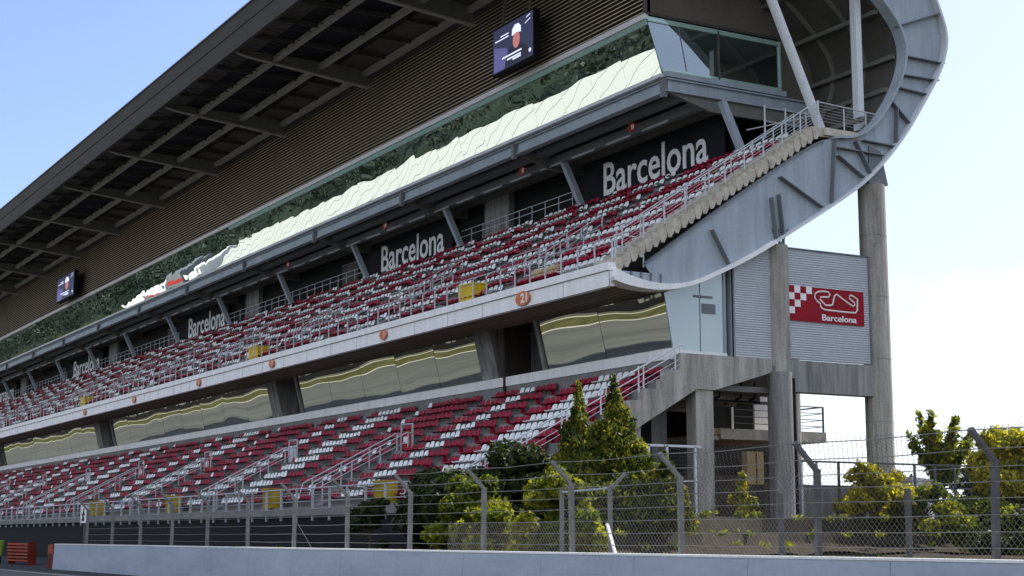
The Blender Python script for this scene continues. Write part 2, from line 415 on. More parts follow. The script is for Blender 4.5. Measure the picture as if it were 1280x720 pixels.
# front railing of the upper tier
rl = MB(); n = int((-XE + XF * -1) / 1.4)
x = XE - .15
while x > XF:
    rl.bar((x, 37.0, 13.36), (x, 36.98, 14.42), .055, .055); rl.bar((x, 36.98, 14.42), (x - .02, 37.22, 14.60), .05, .05); x -= 1.42
rl.tube([(XE - .15, 37.22, 14.60), (XF, 37.22, 14.60)], .032, 6)
for z in (13.75, 14.2): rl.tube([(XE - .15, 37.0, z), (XF, 37.0, z)], .009, 4)
part(rl, 'front_railing', 'galv')
rl = MB()   # return of the railing at the corner
for a, b in (((XE - .12, 37.1), (XE - .12, 38.6)),):
    for z in (13.8, 14.15, 14.62): rl.tube([(a[0], a[1], z), (b[0], b[1], z)], .03 if z > 14.5 else .014, 5)
    for y in (37.1, 38.6): rl.bar((a[0], y, 13.3), (a[0], y, 14.62), .055, .055)
part(rl, 'corner_railing', 'galv')

# rails round the vomitories of the upper tier and on its top walkway
vom = [-66.5 - B * k for k in range(NB)]
for xv in vom:
    rl = MB()
    for dx in (-.7, .7):
        for k in range(4):
            y = 39.0 + 1.25 * k; z = upZ(y); rl.bar((xv + dx, y, z), (xv + dx, y, z + 1.0), .05, .05)
        rl.tube([(xv + dx, 39.0, upZ(39) + 1.0), (xv + dx, 42.75, upZ(42.75) + 1.0)], .03, 5)
        rl.tube([(xv + dx, 39.0, upZ(39) + .55), (xv + dx, 42.75, upZ(42.75) + .55)], .02, 5)
    rl.tube([(xv - 4.2, 40.3, upZ(40.3) + 1.0), (xv + 4.2, 40.3, upZ(40.3) + 1.0)], .028, 5)
    for k in range(7): rl.bar((xv - 4.2 + 1.4 * k, 40.3, upZ(40.3) - .1), (xv - 4.2 + 1.4 * k, 40.3, upZ(40.3) + 1.0), .045, .045)
    part(rl, 'aisle_railing', 'galv')
for x0, x1 in [(-78.0, -92.2), (-108.3, -138.8), (-153.5, -183), (-198.5, -229)]:
    rl = MB(); x = x0
    while x > x1: rl.bar((x, 48.6, 20.85), (x, 48.6, 22.0), .045, .045); x -= 1.6
    for z in (21.6, 22.0): rl.tube([(x0, 48.6, z), (x1, 48.6, z)], .028, 5)
    part(rl, 'walkway_railing', 'galv')
rl = MB()
for k, y in enumerate((45.6, 46.9, 48.2)):
    rl.bar((-58.6, y + 2, 20.86), (-58.6, y + 2, 22.5), .06, .06)
rl.tube([(-58.6, 47.6, 22.4), (-58.6, 50.4, 22.4)], .03, 5); rl.tube([(-58.6, 47.6, 21.7), (-58.6, 50.4, 21.7)], .03, 5)
rl.tube([(-58.0, 46.0, 20.9), (-58.2, 50.2, 22.2)], .03, 5)
part(rl, 'walkway_railing', 'galv')

# back wall of the upper tier
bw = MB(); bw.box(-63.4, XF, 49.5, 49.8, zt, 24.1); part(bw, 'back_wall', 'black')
for k in range(NB):
    x = -86.6 - B * k
    if k % 3 == 0: part(MB().box(x, x - 3.3, 49.1, 49.49, zt, 24.0), 'service_block', 'stained_concrete')
for k in range(NB):
    x = -80.8 - B * k
    d = MB(); d.box(x, x - 3.0, 49.42, 49.49, zt, 22.9, 0); d.box(x - 1.45, x - 1.55, 49.38, 49.42, zt, 22.9, 1); d.box(x, x - 3.0, 49.38, 49.42, 22.9, 23.0, 1)
    if k % 3: part(d, 'service_door', ['dark_concrete', 'steel_mid'])

# struts under the cabin
for k in range(NB):
    x = -61.42 - B * k
    s = MB(); s.bar((x, 48.4, zt - .05), (x, 47.15, 23.35), .34, .34); s.bar((x, 48.4, zt), (x, 48.4, zt + .12), .6, .6)
    part(s, 'strut', 'steel_grey')

# cabin: floor, front beam, sill, brackets, purlins
XC = -62.75
part(MB().box(XC, XF, 44.95, 56.0, 24.12, 24.40), 'cabin_floor', 'roof_dark')
fb = MB(); fb.box(XC, XF, 44.70, 44.86, 23.84, 24.46); fb.box(XC, XF, 44.55, 45.0, 23.77, 23.84); fb.box(XC, XF, 44.55, 45.0, 24.40, 24.47)
part(fb, 'front_beam', 'steel_grey')
part(MB().box(XC + .05, XF, 44.30, 44.9, 24.52, 24.70), 'window_sill', 'steel_light')
eb = MB(); eb.box(XC + .14, XC + .02, 44.7, 55.0, 23.84, 24.46); eb.box(XC + .3, XC, 44.55, 55.0, 23.77, 23.84); eb.box(XC + .3, XC, 44.55, 55.0, 24.40, 24.47); eb.box(XC + .34, XC, 44.5, 52.2, 24.52, 24.80)
part(eb, 'end_beam', 'steel_grey')
for k in range(NB):
    x = XC - B * k - .02
    b_ = MB(); b_.box(x - .14, x + .14, 44.42, 44.66, 23.5, 24.42); part(b_, 'bracket', 'steel_mid')
    b_ = MB(); b_.prismx([(44.9, 23.74), (47.4, 23.1), (54.5, 23.1), (54.5, 24.1), (44.9, 24.1)], x - .12, x + .12); part(b_, 'cross_beam', 'roof_beam')
for y, z, w, h in ((45.9, 23.75, .5, .55), (47.0, 23.35, .45, .5), (48.6, 23.6, .5, .5)):
    part(MB().box(XC - .15, XF, y, y + w, z, z + h), 'service_duct', 'steel_mid' if y < 48 else 'roof_beam')
x = XC - 3
while x > XF:
    part(MB().box(x, x - 2.4, 46.90, 46.98, 23.26, 23.36), 'strip_light', 'galv'); x -= 3.6

# sloping band of mirror glazing: one pane per mullion bay
yb_, zb_, yt_, zt_ = 44.46, 24.70, 43.585, 27.42
for k in range(65):
    x0 = XC - .03 - 3.04 * k; x1 = x0 - 3.03
    dy = [rng.normal(0, .0015) for _ in range(4)]
    m = MB()
    nx, nz = 6, 5; bulge = rng.normal(.001, .002)
    pts = []
    for j in range(nz):
        for i in range(nx):
            u = i / (nx - 1); w = j / (nz - 1)
            e = (dy[0] * (1 - u) + dy[1] * u) * (1 - w) + (dy[2] * (1 - u) + dy[3] * u) * w + bulge * 16 * u * (1 - u) * w * (1 - w)
            pts.append((x0 + (x1 - x0) * u, yb_ + (yt_ - yb_) * w - e, zb_ + (zt_ - zb_) * w))
    m.add(pts, [(j * nx + i, j * nx + i + 1, (j + 1) * nx + i + 1, (j + 1) * nx + i) for j in range(nz - 1) for i in range(nx - 1)])
    m.build('window_pane', 'glass_up', G, smooth=True)
hd = MB(); hd.prismx([(43.40, 27.44), (43.40, 27.72), (43.62, 27.72), (43.66, 27.44)], XC + .03, XF); part(hd, 'window_head', 'white_paint')
part(MB().prismx([(43.60, 27.16), (43.50, 27.42), (43.47, 27.40), (43.57, 27.15)], XC, XC - 62), 'window_trim', 'glass_green')

# louvred facade
part(MB().box(XC - .02, XF, 43.62, 43.8, 27.74, 33.2), 'facade_wall', 'louvre_dark')
lv = MB(); z = 27.80
while z < 32.9:
    lv.add([(XC - .02, 43.60, z + .13), (XF, 43.60, z + .13), (XF, 43.46, z), (XC - .02, 43.46, z), (XC - .02, 43.46, z + .055), (XF, 43.46, z + .055)],
           [(0, 1, 2, 3), (3, 2, 5, 4), (4, 5, 1, 0)]); z += .225
part(lv, 'louvre_slats', 'louvre')

# end wall of the cabin with its window
ew = MB()
def endquad(P, x0, x1, mi=0):
    ew.prismx(P, x0, x1, mi)
endquad([(43.45, 27.75), (56.0, 27.75), (54.2, 28.6), (50.2, 30.6), (47, 31.7), (43.45, 32.9)], XC - .02, XC - .2)
endquad([(52.15, 24.45), (55.6, 24.45), (56.3, 27.75), (52.15, 27.75)], XC - .02, XC - .2)
part(ew, 'end_wall', 'clad_brown')
tr = MB(); tr.box(XC + .06, XC - .03, 43.5, 56.0, 27.66, 27.80); part(tr, 'wall_trim', 'eave')
EW = MB()
EW.bar((XC, 43.62, 27.46), (XC, 52.1, 27.46), .1, .24); EW.bar((XC, 52.05, 24.8), (XC, 52.05, 27.58), .1, .16, up=(1, 0, 0)); EW.bar((XC, 44.5, 24.92), (XC, 52.1, 24.92), .1, .22)
EWo = part(EW, 'end_window', 'glass_green')
MB().add([(XC - .02, 44.48, 24.8), (XC - .02, 52.0, 24.8), (XC - .02, 52.0, 27.5), (XC - .02, 43.56, 27.5)], [(0, 1, 2, 3)]).build('pane', 'glass_clear', EWo)
MB().bar((XC - .06, 46.05, 24.8), (XC - .06, 45.5, 27.5), .06, .10, up=(1, 0, 0)).build('mullion', 'steel_mid', EWo)
MB().bar((XC - .06, 48.0, 24.8), (XC - .06, 48.0, 27.5), .06, .35, up=(1, 0, 0)).build('mullion', 'dark_concrete', EWo)
# the room seen through it
rm = MB()
rm.box(-72, -72.2, 44.8, 55, 24.42, 27.7); rm.box(XC - .3, -72, 55.0, 55.2, 24.42, 27.7); rm.box(XC - .25, -72, 44.4, 55, 27.62, 27.70)
part(rm, 'room_wall', 'fascia_concrete')
part(MB().add([(-64.6, 45.2, 24.45), (-67.5, 48.6, 24.45), (-67.5, 48.6, 25.6), (-64.2, 44.2, 27.5)], [(0, 1, 2, 3)]).box(-67.4, -71.9, 49.6, 55, 24.45, 24.5), 'room_blind', 'fascia_concrete')
part(MB().box(-66.5, -66.6, 50.2, 54.9, 24.45, 27.3), 'room_partition', 'tan')
for (y, z, mtt, w) in ((46.3, 25.35, 'truck_white', .5), (49.0, 25.2, 'truck_white', .8), (50.0, 25.25, 'black', .35), (51.2, 25.4, 'black', .3)):
    t = MB(); t.box(-64.0, -64.8, y - w, y + w, z - .5, z - .42); t.box(-64.2, -64.25, y - w * .5, y + w * .5, z - .4, z + .15); t.box(-64.2, -64.6, y - .1, y + .1, 24.42, z - .5)
    part(t, 'control_desk', mtt)

# posts in front of the cabin end
part(MB().tube([(XE - .9, 49.75, 20.95), (XE - .9, 46.0, 29.0), (XE - .9, 44.1, 33.0)], .24, 10), 'inclined_post', 'steel_light', smooth=False)
part(MB().box(XE - .75, XE - 1.15, 52.0, 52.36, 20.95, 29.2), 'upright_post', 'steel_light')

# roof: deck, eave, beams, purlins, rafters
part(MB().prismx([(32.6, 33.05), (43.4, 33.15), (43.4, 33.3), (32.6, 33.2)], XE - .6, XF), 'roof_deck', 'roof_dark')
ev = MB(); ev.prismx([(31.9, 34.32), (32.05, 34.36), (32.9, 32.62), (32.6, 32.55)], XE - .1, XF); ev.prismx([(31.84, 34.2), (31.98, 34.42), (32.3, 34.42), (32.3, 34.3)], XE, XF, 1)
part(ev, 'eave', ['eave', 'steel_mid'])
part(MB().box(XE - .1, XF, 32.22, 32.40, 33.42, 33.46), 'eave_rail', 'black')
RB = [-64.3 - B * k for k in range(13)]
for x in RB:
    rb = MB()
    rb.prismx([(32.7, 32.95), (42.6, 31.86), (42.6, 33.1), (32.7, 33.1)], x - .05, x + .05)
    rb.add([(x - .17, 32.6, 32.93), (x + .17, 32.6, 32.93), (x + .17, 34.0, 32.62), (x - .17, 34.0, 32.62), (x - .17, 42.7, 31.74), (x + .17, 42.7, 31.74),
            (x - .17, 32.6, 33.0), (x + .17, 32.6, 33.0), (x + .17, 34.0, 32.70), (x - .17, 34.0, 32.70), (x - .17, 42.7, 31.85), (x + .17, 42.7, 31.85)],
           [(0, 1, 2, 3), (3, 2, 5, 4), (0, 3, 9, 6), (3, 4, 10, 9), (1, 7, 8, 2), (2, 8, 11, 5), (4, 5, 11, 10), (6, 9, 8, 7), (9, 10, 11, 8)], 1)
    for y in (36.0, 39.2): rb.box(x + .05, x + .1, y, y + .06, 31.9 + (42.6 - y) * .09, 33.05)
    part(rb, 'roof_beam', ['roof_beam', 'purlin'])
for y in (35.9, 39.1, 42.3):
    zc = 32.98 - (y - 32.7) * .012
    part(MB().box(XE - .6, XF, y - .17, y + .17, zc - .34, zc), 'purlin', 'purlin')
for x in RB:
    for j in (1, 2, 3):
        xx = x + B * j / 4
        if xx < XE - 1: part(MB().box(xx - .07, xx + .07, 32.9, 42.9, 32.74, 33.0), 'rafter', 'roof_rafter')
lat = MB()
for x in RB:
    for j in range(8):
        xa = x + B * j / 8
        if xa > XE - 2: continue
        lat.bar((xa, 32.9, 32.8), (xa + .95, 35.8, 32.72), .035, .035); lat.bar((xa + 1.9, 32.9, 32.8), (xa + .95, 35.8, 32.72), .035, .035)
part(lat, 'lattice_bracing', 'roof_rafter')

# ---- lower tier
NL = 12
prof = []
for i in range(NL):
    y = 29.9 + .85 * i; z = 3.1 + .48 * i; prof += [(y, z), (y + .85, z)]
yl = 29.9 + .85 * NL; zl = 3.1 + .48 * NL
prof += [(yl, 9.35), (yl + 1.2, 9.35), (yl + 1.2, 8.2), (yl, zl - .7), (30.4, 2.5), (29.3, 2.62), (29.3, 2.95), (29.9, 2.95)]
part(MB().prismx(prof, XE - .35, XF), 'lower_terrace', 'tread_concrete')
part(MB().box(XE - .3, XF, yl - .05, yl + .6, 9.36, 9.84), 'ledge', 'fascia_concrete')
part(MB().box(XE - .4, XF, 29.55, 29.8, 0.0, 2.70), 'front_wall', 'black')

# front railing of the lower tier
rl = MB(); x = XE - .6
while x > XF:
    rl.bar((x, 29.36, 2.38), (x, 29.36, 3.92), .11, .05); x -= 2.05
rl.tube([(XE - .6, 29.36, 3.93), (XF, 29.36, 3.93)], .04, 6)
for z in (2.95, 3.3, 3.62): rl.tube([(XE - .6, 29.36, z), (XF, 29.36, z)], .018, 4)
part(rl, 'front_railing', 'galv')

# lower glazing, piers and recessed entrances
OPN = [(-67.5, -74.1), (-99.7, -105.2), (-145.6, -151.3), (-192.5, -198.0), (-238.0, -243.5)]
yb2, zb2, yt2, zt2 = 40.51, 9.86, 39.9, 12.36
segs = []; a = XE - .5
for o0, o1 in OPN: segs.append((a, o0)); a = o1
segs.append((a, XF))
for s0, s1 in segs:
    n = max(1, round((s0 - s1) / 5.1)); st = (s0 - s1) / n
    for k in range(n):
        x0 = s0 - st * k - .02; x1 = s0 - st * (k + 1) + .02
        dy = [rng.normal(0, .0025) for _ in range(4)]; bulge = rng.normal(.0, .0025); m = MB(); nx, nz = 7, 5; pts = []
        for j in range(nz):
            for i in range(nx):
                u = i / (nx - 1); w = j / (nz - 1)
                e = (dy[0] * (1 - u) + dy[1] * u) * (1 - w) + (dy[2] * (1 - u) + dy[3] * u) * w + bulge * 16 * u * (1 - u) * w * (1 - w)
                pts.append((x0 + (x1 - x0) * u, yb2 + (yt2 - yb2) * w - e, zb2 + (zt2 - zb2) * w))
        m.add(pts, [(j * nx + i, j * nx + i + 1, (j + 1) * nx + i + 1, (j + 1) * nx + i) for j in range(nz - 1) for i in range(nx - 1)])
        m.build('lower_window', 'glass_low', G, smooth=True)
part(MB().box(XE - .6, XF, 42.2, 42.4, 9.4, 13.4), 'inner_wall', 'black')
for o0, o1 in OPN:
    p = MB()
    p.prismx([(39.75, 12.5), (40.4, 9.85), (42.1, 9.85), (42.1, 13.1)], o1 + 1.8, o1); part(p, 'pier', 'stained_concrete')
    p = MB(); p.prismx([(39.75, 12.5), (40.4, 9.85), (40.9, 9.85), (40.3, 12.6)], o0, o0 - .25); part(p, 'pier', 'stained_concrete')
    d = MB(); d.box(o0 - .3, o1 + 1.85, 41.6, 41.7, 9.85, 13.0)
    w = (o0 - o1 - 2.1) / 3
    for j in range(4): d.box(o0 - .3 - w * j - .03, o0 - .3 - w * j + .03, 41.5, 41.6, 9.85, 12.2, 1)
    d.box(o0 - .3, o1 + 1.85, 41.5, 41.6, 12.15, 12.25, 1)
    part(d, 'entrance_door', ['dark_concrete', 'steel_mid'])

# end of the lower cabin: pale glazed screen, dark slit, corrugated panels
XS = XE - .5
es = MB(); es.prismx([(40.42, 9.80), (43.2, 9.80), (43.2, 13.75), (41.3, 12.85), (39.95, 12.33)], XS, XS - .08); ES = part(es, 'end_screen', 'glass_pale')
MB().box(XS + .02, XS, 41.88, 41.91, 9.82, 13.05).build('screen_joint', 'steel_mid', ES)
b_ = MB(); b_.box(XS + .03, XS + .02, 42.0, 42.75, 11.55, 12.0); b_.box(XS + .03, XS + .02, 41.55, 42.6, 12.25, 12.36); b_.build('notice', 'steel_mid', ES)
MB().box(XS + .12, XS - .1, 40.3, 43.3, 9.62, 9.80).build('screen_sill', 'white_paint', ES)
p = MB(); p.box(XS + .06, XS - .3, 43.2, 43.32, 9.7, 13.8); p.box(XS + .1, XS - .2, 43.55, 43.62, 9.7, 13.9); p.box(XS - .2, XS - .3, 43.3, 43.6, 9.7, 13.9, 1); part(p, 'screen_post', ['steel_grey', 'black'])
def corrug(y0, y1, zf, z0, name):
    m = MB(); n = 26; ztop = lambda y: zf(y)
    zs = []; z = z0
    while z < max(ztop(y0), ztop(y1)):
        zs.append((z, 0)); zs.append((z + .055, .035)); z += .11
    for (za, da), (zb, db) in zip(zs[:-1], zs[1:]):
        ya, yb = y0, y1
        def cy(zz):  # left limit where the sloping top cuts the sheet
            if ztop(y0) >= zz: return y0
            if ztop(y1) <= zz: return None
            return y0 + (y1 - y0) * (zz - ztop(y0)) / (ztop(y1) - ztop(y0))
        ca, cb = cy(za), cy(zb)
        if ca is None or cb is None: continue
        m.add([(XE - .2 + da, ca, za), (XE - .2 + da, y1, za), (XE - .2 + db, y1, zb), (XE - .2 + db, cb, zb)], [(0, 1, 2, 3)])
    m.box(XE - .22, XE - .3, y0, y1, z0, min(ztop(y0), ztop(y1)))
    return part(m, name, 'corrugated')
part(MB().prismx([(42.9, 9.6), (46.6, 9.6), (46.6, 15.5), (44.5, 14.3), (42.9, 13.5)], XE - .9, XE - 1.0), 'panel_backing', 'black')
corrug(43.62, 45.7, lambda y: 13.75 + (y - 43.2) * .52, 9.62, 'corrugated_panel')
CP = corrug(46.74, 51.72, lambda y: 14.9, 9.72, 'corrugated_panel')
fr = MB(); fr.box(XE - .12, XE - .3, 46.7, 51.75, 14.9, 14.96); fr.box(XE - .12, XE - .3, 46.7, 46.75, 9.72, 14.9); fr.box(XE - .12, XE - .3, 51.68, 51.73, 9.72, 14.9)
fr.build('panel_frame', 'steel_mid', CP)

# columns and beam of the end bay
def col(y, x, z0, z1, r, mat='old_concrete'):
    m = MB(); m.tube([(x, y, z0), (x, y, z1)], r, 20); return part(m, 'column', mat)
col(46.22, XE - .35, 2.2, 15.0, .56); col(52.35, XE - .45, 2.2, 18.55, .66)
col(45.75, XE + .35, 2.2, 9.0, .50, 'stained_concrete'); col(53.4, XE - 8.2, 2.2, 15.8, .5)
cj = MB()
for z in (7.0, 10.0, 13.0, 16.0): cj.tube([(XE - .45, 52.35, z), (XE - .45, 52.35, z + .03)], .668, 20)
part(cj, 'column_joint', 'stained_concrete')
hg = MB()
for a, b in (((46.0, 15.0), (45.75, 15.75)), ((46.25, 15.0), (46.15, 15.75)), ((46.5, 15.0), (46.4, 15.8)), ((46.35, 15.0), (46.7, 15.8))): hg.bar((XE - .1, *a), (XE - .05, *b), .09, .09)
part(hg, 'bearing', 'steel_mid')
hg = MB(); hg.prismx([(51.75, 18.55), (53.0, 18.55), (52.6, 20.2), (51.85, 20.4)], XE + .05, XE - .2); hg.box(XE - .1, XE - .75, 51.72, 52.98, 18.56, 18.72)
part(hg, 'bearing', 'steel_mid')
part(MB().box(XE - .12, XE - .75, 46.7, 51.8, 8.2, 9.68), 'cross_head', 'stained_concrete')
part(MB().box(XE + .02, XE - .7, 41.2, 42.15, 2.2, 8.1), 'column', 'old_concrete')
part(MB().box(XE - 3.2, XE - 3.9, 41.0, 41.9, 2.2, 9.0), 'column', 'stained_concrete')

# lower end stair: stepped stringer rising to the landing
lo = [(45.45, 9.6), (40.35, 9.6), (40.35, 8.85), (39.55, 8.85), (39.55, 8.45), (39.3, 8.4), (39.3, 7.95), (38.35, 7.95), (38.35, 7.45), (37.55, 7.4), (37.55, 6.8), (36.6, 6.8), (36.6, 6.2), (35.6, 6.2), (35.6, 5.6), (34.6, 5.6), (34.6, 5.0),
      (33.6, 5.0), (33.6, 4.4), (32.6, 4.4), (32.6, 3.8), (31.6, 3.8), (31.6, 3.2), (30.6, 3.2), (30.6, 2.5), (31.8, 2.5), (38.5, 6.5), (41.2, 8.05), (42.2, 8.05), (45.45, 9.0)]
part(MB().prismx(lo, XE + .12, XE - .33), 'lower_stair', 'old_concrete')
part(MB().box(XE + .1, XE - 3, 40.5, 45.6, 9.3, 9.61), 'lower_landing', 'old_concrete')
part(MB().box(XE - .2, XE - .4, 36.9, 38.4, 2.3, 7.0), 'stair_wall', 'old_concrete')
rl = MB(); xr = XE + .02
rl.tube([(xr, 29.6, 4.2), (xr, 30.03, 4.5), (xr, 40.35, 9.95), (xr, 40.6, 9.95)], .04, 6)
for d in (.32,): rl.tube([(xr, 30.03, 4.5 - d), (xr, 40.35, 9.95 - d)], .028, 6)
for d in (.62, .85): rl.tube([(xr, 31.2, 5.1 - d), (xr, 40.35, 9.95 - d)], .014, 5)
for k in range(6):
    y = 30.5 + 1.95 * k; z = 4.5 + (y - 30.03) * .528
    for dy in (-.13, .13): rl.bar((xr, y + dy, z - 1.1), (xr, y + dy, z + .05), .05, .05)
part(rl, 'lower_stair_railing', 'steel_light')

# dark rooms beneath the tiers at the end bay, with the small gallery
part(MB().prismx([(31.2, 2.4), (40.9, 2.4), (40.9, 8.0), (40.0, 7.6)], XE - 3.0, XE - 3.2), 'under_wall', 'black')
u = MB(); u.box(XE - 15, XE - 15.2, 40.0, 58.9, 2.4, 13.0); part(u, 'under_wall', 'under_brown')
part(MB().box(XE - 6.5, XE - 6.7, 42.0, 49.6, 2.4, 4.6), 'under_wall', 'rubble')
ub = MB(); ub.box(XE - .4, XE - 7.0, 42.4, 46.0, 8.1, 8.35)
for k in range(4): ub.box(XE - 1.5 - 1.8 * k, XE - 1.8 - 1.8 * k, 41.0, 46.0, 7.7, 8.12)
part(ub, 'under_beam', 'tread_concrete')
ub = MB()
for y in (43.3, 44.5, 45.3): ub.tube([(XE - 1.0, y, 8.6), (XE - 1.0, y, 7.9), (XE - 2.6, y + .3, 7.75)], .05, 6)
ub.tube([(XE - 1.2, 42.2, 7.75), (XE - 1.2, 46.5, 7.75)], .05, 6)
part(ub, 'drain_pipe', 'black')
part(MB().tube([(XE + .45, 46.35, 8.75), (XE + .5, 46.35, 2.3)], .11, 6), 'drain_pipe', 'black')
gl = MB(); gl.box(-64.5, -68.5, 49.0, 56.0, 6.55, 7.1, 0); gl.box(-64.6, -68.5, 47.6, 49.0, 6.5, 6.7, 0)
GL = part(gl, 'gallery', 'stair_concrete')
r_ = MB()
for y in (52.3, 53.9, 55.9):
    r_.bar((-64.6, y, 7.1), (-64.6, y, 8.45), .08, .08)
for z in (7.4, 7.75, 8.1, 8.45): r_.tube([(-64.6, 50, z), (-64.6, 55.95, z), (-68.4, 55.95, z)], .02 if z < 8.4 else .04, 4)
r_.build('gallery_railing', 'galv_dark', GL)
MB().box(-66.2, -68.4, 48.4, 52.4, 6.7, 9.4).build('gallery_cabin', 'black', GL)
w_ = MB(); w_.box(-66.1, -66.2, 52.5, 53.6, 7.1, 9.0); w_.box(-66.1, -66.2, 49.6, 49.7, 7.1, 9.2); w_.box(-66.1, -66.2, 51.0, 51.08, 7.1, 9.2); w_.box(-66.1, -66.2, 48.4, 52.4, 6.9, 7.2); w_.build('gallery_panel', 'steel_light', GL)

# aisle rails and panels of the lower tier
LA = [-72.9 - 15.6 * k for k in range(8)]
for i, xa in enumerate(LA):
    rl = MB()
    for dx in (-.65, .65):
        pts = [(xa + dx, 29.7, 3.6), (xa + dx, 29.9, 4.25), (xa + dx, 34.95, 6.85), (xa + dx, 35.3, 6.85)]
        rl.tube(pts, .04, 6); rl.tube([(xa + dx, 30.2, 4.0), (xa + dx, 34.95, 6.4)], .028, 5)
        for k in range(4):
            y = 30.4 + 1.55 * k; rl.bar((xa + dx, y, lowZ(y) - .1), (xa + dx, y, 4.25 + (y - 29.9) * .515), .06, .06)
        rl.bar((xa + dx, 35.3, 5.6), (xa + dx, 35.3, 7.35), .07, .07)
    rl.tube([(xa - .65, 35.3, 7.33), (xa + .65, 35.3, 7.33)], .04, 6)
    o = part(rl, 'aisle_handrail', 'galv')
    pn = MB(); pn.box(xa - .55, xa + .55, 35.28, 35.32, 6.0, 7.0)
    if i % 3 != 1: pn.box(xa - .3, xa + .3, 35.25, 35.28, 6.35, 6.7, 1)
    pn.build('panel', ['sign_red', 'sign_white'] if i % 3 != 1 else 'corrugated', o)
    part(MB().prismx([(29.9, 2.95), (35.3, 5.55), (35.3, 5.0), (29.9, 2.4)], xa - .6, xa + .6), 'aisle_stair', 'tread_concrete')

# ------------------------------------------------------------------ seats
def seat_geo(full=True):
    prof = [(-.20, .40), (-.05, .37), (.14, .36), (.22, .43), (.255, .57), (.28, .71)]
    xs = [-.215, -.12, .12, .215]
    V = []; n = len(prof)
    def layer(dz):
        for i, (y, z) in enumerate(prof):
            for j, x in enumerate(xs):
                e = abs(j - 1.5) > 1
                xx = x * (.86 if (e and i in (0, n - 1)) else 1); lift = .03 if e and i < 4 else 0; yy = y - (.03 if e and i >= 3 else 0)
                if e and i == n - 1: lift = -.05
                V.append((xx, yy + (dz * .8 if i >= 3 else 0), z + lift - (dz if i < 4 else 0)))
    layer(0); F_ = []
    for i in range(n - 1):
        for j in range(3): F_.append((i * 4 + j, i * 4 + j + 1, (i + 1) * 4 + j + 1, (i + 1) * 4 + j))
    if full:
        layer(.035); o = n * 4
        for i in range(n - 1):
            for j in range(3): F_.append((o + i * 4 + j, o + (i + 1) * 4 + j, o + (i + 1) * 4 + j + 1, o + i * 4 + j + 1))
        for i in range(n - 1):
            F_.append((i * 4, (i + 1) * 4, o + (i + 1) * 4, o + i * 4)); F_.append((i * 4 + 3, o + i * 4 + 3, o + (i + 1) * 4 + 3, (i + 1) * 4 + 3))
        for j in range(3):
            F_.append((j, o + j, o + j + 1, j + 1)); a = (n - 1) * 4; F_.append((a + j, a + j + 1, o + a + j + 1, o + a + j))
        # riser bracket
        b = len(V); V += [(-.05, .05, .05), (.05, .05, .05), (.05, .30, .05), (-.05, .30, .05), (-.05, .05, .40), (.05, .05, .40), (.05, .22, .40), (-.05, .22, .40)]
        F_ += [(b, b + 1, b + 5, b + 4), (b + 1, b + 2, b + 6, b + 5), (b + 2, b + 3, b + 7, b + 6), (b + 3, b, b + 4, b + 7)]
    return np.array(V, float), np.array(F_, int)
SVf, SFf = seat_geo(True); SVc, SFc = seat_geo(False)
def seat_mesh(name, mat):
    me = bpy.data.meshes.new(name); me.from_pydata([tuple(p) for p in SVf], [], [tuple(f) for f in SFf]); me.materials.append(MATS[mat]); me.update(); return me
SM = {'red': seat_mesh('seat_red', 'seat_red'), 'white': seat_mesh('seat_white', 'seat_white')}
ordn = ['front', 'second', 'third', 'fourth', 'fifth', 'sixth', 'seventh', 'eighth', 'ninth', 'tenth', 'eleventh', 'top', 'thirteenth', 'fourteenth', 'fifteenth']
slots = []   # (tier, row, block, run, x, y, z, colour)
P_ = .52
def fill(tier, nrow, y0, dy, z0, dz, x_start, aisles, aw):
    for i in range(nrow):
        y = y0 + dy * i; z = z0 + dz * i; sh = rng.integers(-1, 2) if tier == 'upper' else (i // 4)
        blk = 0; x = x_start
        bounds = [x_start] + [v for a in aisles for v in (a + aw / 2, a - aw / 2)] + [XF + 2]
        for b in range(0, len(bounds) - 1, 2):
            n = int((bounds[b] - bounds[b + 1]) / P_)
            if n < 1: continue
            run = 0
            for k in range(n):
                x = bounds[b] - P_ * (k + .5)
                if tier == 'lower': c = int((k + sh + 3 * (b // 2 % 3)) % 14 in (5, 6, 7, 8, 9, 10, 11))
                else: c = int((k + sh + i * 5 + 4 * (b // 2 % 3)) % 17 < 8)
                if k < 4 and tier == 'lower': c = 0
                slots.append((tier, i, b // 2, run, x, y, z, 'white' if c else 'red'))
lo_ais = []
x = -72.9
while x > XF: lo_ais += [x + 7.0 - 0.0 if False else x, x - 7.8]; x -= 15.6
lo_ais = [-65.1] + lo_ais
up_ais = []
x = -66.5
while x > XF: up_ais += [x, x - 7.6]; x -= B
fill('lower', NL, 30.35, .85, 3.1, .48, XE - .75, lo_ais, 1.15)
fill('upper', NU, 37.5, .76, 13.35, .50, XE - 1.75, up_ais, 1.25)
